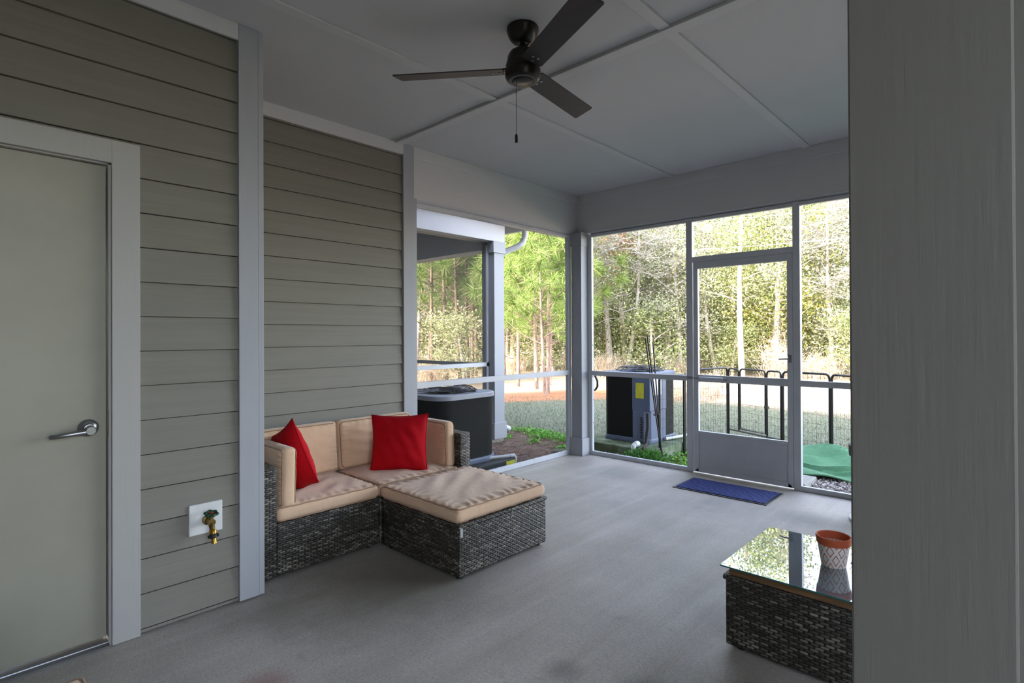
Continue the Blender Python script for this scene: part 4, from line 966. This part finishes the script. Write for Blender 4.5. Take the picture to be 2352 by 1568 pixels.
def oak(h, r, lo, n_cl, n_lf, mat, leaf=.11, barkm='pale', spread=.42, name='leafy_tree'):
    t = thing(name, 'x', 'tree'); mb, tips, top = make_trunk(h * .93, .035 * h ** .75, 26, lo, r)
    mb.build('trunk', MB_[barkm], t, smooth=4); C = []
    for k in range(n_cl):
        if k < len(tips) * 2: P_, q = tips[k % len(tips)]; c = P_.lerp(q, random.uniform(.55, 1.05))
        else:
            z = random.uniform(lo, 1.0); a = random.random() * 6.28; rr = r * math.sqrt(random.random()) * math.sin(PI * min(.97, .18 + .75 * (z - lo) / (1 - lo)) ) ; c = Vector((math.cos(a) * rr, math.sin(a) * rr, z * h))
        C.append(c)
    C = np.array([tuple(c) for c in C]); per = n_lf // n_cl
    P = np.repeat(C, per, 0) + RNG.normal(size=(len(C) * per, 3)) * np.array([spread, spread, spread * .55]); P[:, 2] = np.maximum(P[:, 2], .15)
    quads_object('crown', leaf_quads(P, RNG.uniform(leaf * .7, leaf * 1.3, (len(P), 1)), leaf * .6), ML[mat], t)
    return t
def twiggy(h, r, lo, mat=None, name='bare_tree', n2=9, n3=6):
    t = thing(name, 'x', 'tree'); mb, tips, top = make_trunk(h, .026 * h ** .7, 20, lo, r, .5)
    ends = []
    for P_, q in tips:
        for _ in range(n2):
            s_ = random.uniform(.3, 1); a = P_.lerp(q, s_); d_ = Vector(unit(1)[0].tolist()); d_.z = abs(d_.z) * .6; b = a + d_ * random.uniform(.4, 1.0); limb(mb, a, b, .014, .007, .15, 3, 3); ends.append((a, b))
    mb.build('trunk', MB_['twig'], t, smooth=4)
    A = np.array([tuple(a.lerp(b, random.random())) for a, b in ends for _ in range(n3)]); D = unit(len(A)); D[:, 2] = D[:, 2] * .6 + .1
    Q = needle_quads(A, D, RNG.uniform(.25, .6, (len(A), 1)), .014)
    quads_object('twigs', Q, ML['moss'], t)
    if mat:
        C = np.array([tuple(b) for a, b in ends])[::2]; P = np.repeat(C, 14, 0) + RNG.normal(size=(len(C) * 14, 3)) * .22
        quads_object('crown', leaf_quads(P, .09, .055), ML[mat], t)
    return t
def pine(h, r, lo, ntuft, trunk_r, name='pine_tree', nl=.33, per=74):
    t = thing(name, 'x', 'tree'); mb = MB(); top = Vector((random.uniform(-.2, .2), random.uniform(-.2, .2), h)); limb(mb, (0, 0, -.05), top, trunk_r, trunk_r * .22, .012, 7, 8)
    P = []; D = []
    nb = int(ntuft / 4)
    for k in range(nb):
        f = lo + (1 - lo) * (k + random.random()) / nb; B0 = Vector((0, 0, 0)).lerp(top, f); a = k * 2.4 + random.random(); L = r * (1.12 - .8 * (f - lo) / (1 - lo)) * random.uniform(.75, 1.1)
        q = B0 + Vector((math.cos(a) * L, math.sin(a) * L, L * random.uniform(.25, .7))); pts = limb(mb, B0, q, .022, .008, .08, 4, 5)
        for j in range(4):
            s_ = (1.0, .98, .7, .42)[j]; c = B0.lerp(q, s_) + (Vector(unit(1)[0].tolist()) * (.0 if j == 0 else .12)); d0 = (q - B0).normalized() + Vector((0, 0, .5)) + Vector(unit(1)[0].tolist()) * .4; d0.normalize()
            dn = np.array(d0) * .45 + unit(per) * .95; dn /= np.linalg.norm(dn, axis=1, keepdims=True); P.append(np.tile(np.array(c), (per, 1)) + np.array(d0) * RNG.uniform(-.1, .08, (per, 1))); D.append(dn)
    dn = np.array([0, 0, 1.0]) * .6 + unit(per * 2) * .9; dn /= np.linalg.norm(dn, axis=1, keepdims=True); P.append(np.tile(np.array(top), (per * 2, 1))); D.append(dn)
    for k in range(16):
        f = random.uniform(.1, .6); a = random.random() * 6.28; L = random.uniform(.3, .9); B0 = Vector((0, 0, 0)).lerp(top, f); limb(mb, B0, B0 + Vector((math.cos(a) * L, math.sin(a) * L, random.uniform(-.15, .25))), .012, .004, .15, 4, 4)
    mb.build('trunk', MB_['pine'], t, smooth=4)
    P = np.concatenate(P); D = np.concatenate(D); D[:, 2] -= .12
    quads_object('needles', needle_quads(P, D, RNG.uniform(nl * .8, nl * 1.2, (len(P), 1)), .011), ML['needle'], t); return t
def brush(h, r, n, mat, name='dry_bush', label='x'):
    t = thing(name, label, 'bush'); base = np.stack([RNG.normal(size=n) * r * .2, RNG.normal(size=n) * r * .2, np.zeros(n)], 1)
    D = np.stack([RNG.normal(size=n) * .35, RNG.normal(size=n) * .35, np.ones(n)], 1); D /= np.linalg.norm(D, axis=1, keepdims=True)
    L = RNG.uniform(.4, 1, (n, 1)) * h; quads_object('stems', needle_quads(base, D, L, .012), ML[mat], t)
    T = base + D * L * RNG.uniform(.45, 1, (n, 1)); T = np.repeat(T, 5, 0); E_ = unit(len(T)); E_[:, 2] = np.abs(E_[:, 2])
    quads_object('sprays', needle_quads(T, E_, RNG.uniform(.1, .3, (len(T), 1)), .010), ML[mat], t); return t

def place(proto, used, x, y, s, label, group, rz=None):
    o = proto if not used[0] else copy_tree(proto); used[0] = True
    o.location = (x, y, ZG); o.rotation_euler = (0, 0, random.random() * 6.28 if rz is None else rz); o.scale = (s, s, s * random.uniform(.94, 1.06))
    o['label'] = label; o['group'] = group; return o
def pol(th, r): a = math.radians(th); return -r * math.sin(a), r * math.cos(a)
# pines on the left
PN = [(pine(6.0, 1.3, .20, 120, .05), [False]), (pine(6.8, 1.4, .22, 128, .058), [False]), (pine(8.0, 1.5, .34, 120, .065), [False])]
GP = 'pines beyond the lawn on the left'
for (x, y, k, s, lab) in ((-8.55, 10.35, 0, 1.0, 'young bright pine in front, right of the neighbouring porch post'), (-8.3, 9.95, 1, .72, 'young bright pine next to the corner post'),
                          (-9.55, 11.1, 1, 1.0, 'bright pine just right of the neighbouring porch post'), (-10.4, 11.3, 0, 1.1, 'pine directly behind the neighbouring porch post'),
                          (-10.1, 12.3, 2, .95, 'taller pine between the front pines right of the neighbouring porch'),):
    place(*PN[k], x, y, s, lab, GP)
for (x, y, k, s) in ((-13.1, 10.4, 2, 1.0), (-13.0, 10.9, 2, 1.1), (-12.5, 11.0, 1, 1.15), (-12.9, 11.7, 2, .9), (-13.4, 12.3, 2, 1.05), (-12.2, 12.6, 1, 1.1), (-14.2, 13.2, 2, 1.1), (-11.6, 13.4, 0, 1.2), (-10.4, 13.9, 1, 1.1), (-15.2, 11.9, 1, 1.1)):
    place(*PN[k], x, y, s, 'pine seen through the screens of the neighbouring porch', 'pines behind the neighbouring porch')
# woodland
OK_ = [(oak(6.2, 2.0, .10, 150, 16500, 'oak', .085), [False]), (oak(7.2, 2.0, .16, 150, 16500, 'grey', .085), [False]), (oak(6.6, 2.0, .14, 150, 16500, 'yellow', .085), [False]), (oak(8.6, 2.5, .08, 170, 15000, 'oak', .14), [False])]
TW = [(twiggy(6.5, 2.0, .25, 'grey'), [False]), (twiggy(5.2, 1.8, .2), [False])]
BU = [(oak(2.2, 1.1, .05, 40, 3600, 'oak', .08, spread=.3, name='leafy_shrub'), [False]), (brush(1.5, 1.0, 160, 'brush'), [False]), (brush(.8, 1.2, 220, 'brush'), [False])]
BU[0][0]['category'] = 'shrub'
LG = {0: ('light green leafy tree in the wood beyond the yard', 'light green trees of the wood'), 1: ('grey-green leafy tree in the wood beyond the yard', 'grey-green trees of the wood'), 2: ('yellow-green leafy tree in the wood beyond the yard', 'yellow-green trees of the wood'), 3: ('tall light green tree at the back of the wood', 'tall trees at the back of the wood')}
seq = [0, 1, 2, 0, 1, 0, 2, 1, 0, 2, 1, 0, 2, 0, 1]
i = 0
for th in np.arange(6, 47, 5.2):
    r = 21.5 + random.uniform(-1, 1); k = seq[i % len(seq)]; i += 1; x, y = pol(th + random.uniform(-1, 1), r)
    if 5 < th < 36 or th > 40: place(*OK_[k], x, y, random.uniform(.85, 1.05), *LG[k])
for th in np.arange(4, 60, 5.0):
    r = 25 + random.uniform(-1, 1.2); k = seq[(i * 2 + 1) % len(seq)]; i += 1; x, y = pol(th + random.uniform(-1, 1), r); place(*OK_[k], x, y, random.uniform(1.0, 1.25), *LG[k])
for th in np.arange(3, 62, 5.2):
    r = 30 + random.uniform(-1.2, 1.2); i += 1; x, y = pol(th + random.uniform(-1, 1), r); place(*OK_[3], x, y, random.uniform(1.05, 1.3), *LG[3])
for th in np.arange(5, 62, 6.5):
    r = 37 + random.uniform(-1.5, 1.5); i += 1; x, y = pol(th + random.uniform(-1, 1), r); place(*OK_[3], x, y, random.uniform(1.3, 1.5), *LG[3])
for n_, th in enumerate(np.arange(9, 58, 4.4)):
    x, y = pol(th + random.uniform(-1, 1), 20.3 + random.uniform(-.8, 1.5)); place(*TW[n_ % 2], x, y, random.uniform(.9, 1.15), ('mossy grey tree with thin leaves among the green trees', 'bare grey twiggy tree among the green trees')[n_ % 2], ('mossy grey trees of the wood', 'bare grey trees of the wood')[n_ % 2])
for n_, th in enumerate(np.arange(7, 58, 3.7)):
    x, y = pol(th + random.uniform(-.8, .8), 19.4 + random.uniform(-.6, 1.2) - (3.5 if th > 44 else 0)); k = (2, 0, 2, 1, 0)[n_ % 5]
    place(*BU[k], x, y, random.uniform(.8, 1.15), ('low green shrub at the edge of the wood', 'tall tan dry bush at the edge of the wood', 'low tan dry bush at the edge of the wood')[k], ('green shrubs at the edge of the wood', 'tall dry bushes at the edge of the wood', 'low dry bushes at the edge of the wood')[k])
for n_, th in enumerate(np.arange(5, 60, 3.4)):
    x, y = pol(th + random.uniform(-.8, .8), 23.3 + random.uniform(-.8, .8)); place(*BU[0], x, y, random.uniform(1.0, 1.5), 'low green shrub at the edge of the wood', 'green shrubs at the edge of the wood')
for th, r in ((24.8, 12.6), (26.3, 13.0), (23.2, 13.4), (27.6, 13.6)):
    x, y = pol(th, r); place(*BU[2], x, y, random.uniform(.6, .8), 'thin dry reeds growing beyond the lawn, seen through the screen door above the fence', 'dry reeds behind the pet fence')
og = oak(6.4, 1.3, .55, 26, 1900, 'orange', .10, name='orange_tree'); x, y = pol(33.0, 21.0); og.location = (x, y, ZG); og['label'] = 'tree with a few orange leaves, upper left in the bay beside the corner post'
pt = thing('pale_trunk_tree', 'tree with a straight pale trunk seen through the screen door', 'tree', (*pol(20.5, 18.6), ZG))
mb = MB(); limb(mb, (0, 0, -.05), (.1, 0, 6.5), .105, .04, .02, 9, 7)
for k in range(14):
    f = random.uniform(.35, .95); a = random.random() * 6.28; L = random.uniform(.8, 1.8); limb(mb, (.1 * f, 0, 6.5 * f), (math.cos(a) * L, math.sin(a) * L, 6.5 * f + L * .3), .03, .008, .15, 4, 4)
mb.build('trunk', bark('pale_trunk_bark', srgb(120, 112, 100), srgb(176, 168, 156)), pt, smooth=4)
C = np.stack([RNG.normal(size=90) * 1.0, RNG.normal(size=90) * 1.0, RNG.uniform(2.7, 7.0, 90)], 1); P = np.repeat(C, 75, 0) + RNG.normal(size=(6750, 3)) * .34
quads_object('crown', leaf_quads(P, .09, .055), ML['oak'], pt)

# ------------------------------------------------------------------ light, sky, camera
sun = bpy.data.lights.new('sun', 'SUN'); sun.energy = 5.4; sun.angle = .01; sun.color = (1, .95, .86)
so = bpy.data.objects.new('sun', sun); COL.objects.link(so)
so.rotation_euler = Vector((.2, 1, -.565)).to_track_quat('-Z', 'Y').to_euler()
w = bpy.data.worlds.new('sky'); SC.world = w; w.use_nodes = True; nt = w.node_tree
sk = nt.nodes.new('ShaderNodeTexSky'); sk.sky_type = 'NISHITA'; sk.sun_disc = False; sk.sun_elevation = math.radians(29); sk.sun_rotation = math.radians(180 + 11); sk.altitude = 50; sk.dust_density = 1.5
bg = nt.nodes['Background']; bg.inputs['Strength'].default_value = 1.0; hs = nt.nodes.new('ShaderNodeHueSaturation'); hs.inputs['Saturation'].default_value = .7; nt.links.new(sk.outputs[0], hs.inputs['Color']); nt.links.new(hs.outputs[0], bg.inputs[0])

cam = bpy.data.cameras.new('camera'); co = bpy.data.objects.new('camera', cam); COL.objects.link(co); SC.camera = co
f_px, cyp, yaw, pit, rol = 1259.5, 764.0, .75494, .004813, -.004703
fw = Vector((-math.sin(yaw) * math.cos(pit), math.cos(yaw) * math.cos(pit), math.sin(pit))); rt = Vector((math.cos(yaw), math.sin(yaw), 0)); up = rt.cross(fw)
r2 = rt * math.cos(rol) + up * math.sin(rol); u2 = -rt * math.sin(rol) + up * math.cos(rol)
Mx = Matrix((r2, u2, -fw)).transposed().to_4x4(); Mx.translation = (0, 0, 1.31); co.matrix_world = Mx
cam.sensor_width = 36; cam.lens = f_px / 2352 * 36; cam.shift_y = (cyp - 784) / 2352; cam.clip_start = .05; cam.clip_end = 300
SC.view_settings.view_transform = 'Standard'; SC.view_settings.look = 'None'; SC.view_settings.exposure = 1.12; SC.view_settings.use_white_balance = True; SC.view_settings.white_balance_temperature = 6900; SC.view_settings.white_balance_tint = 16; SC.view_settings.gamma = 1.0
SC.cycles.max_bounces = 6; SC.cycles.diffuse_bounces = 3; SC.cycles.glossy_bounces = 3; SC.cycles.transparent_max_bounces = 8; SC.cycles.use_denoising = True
SC.cycles.sample_clamp_indirect = 6; SC.cycles.use_adaptive_sampling = True; SC.cycles.adaptive_threshold = .08
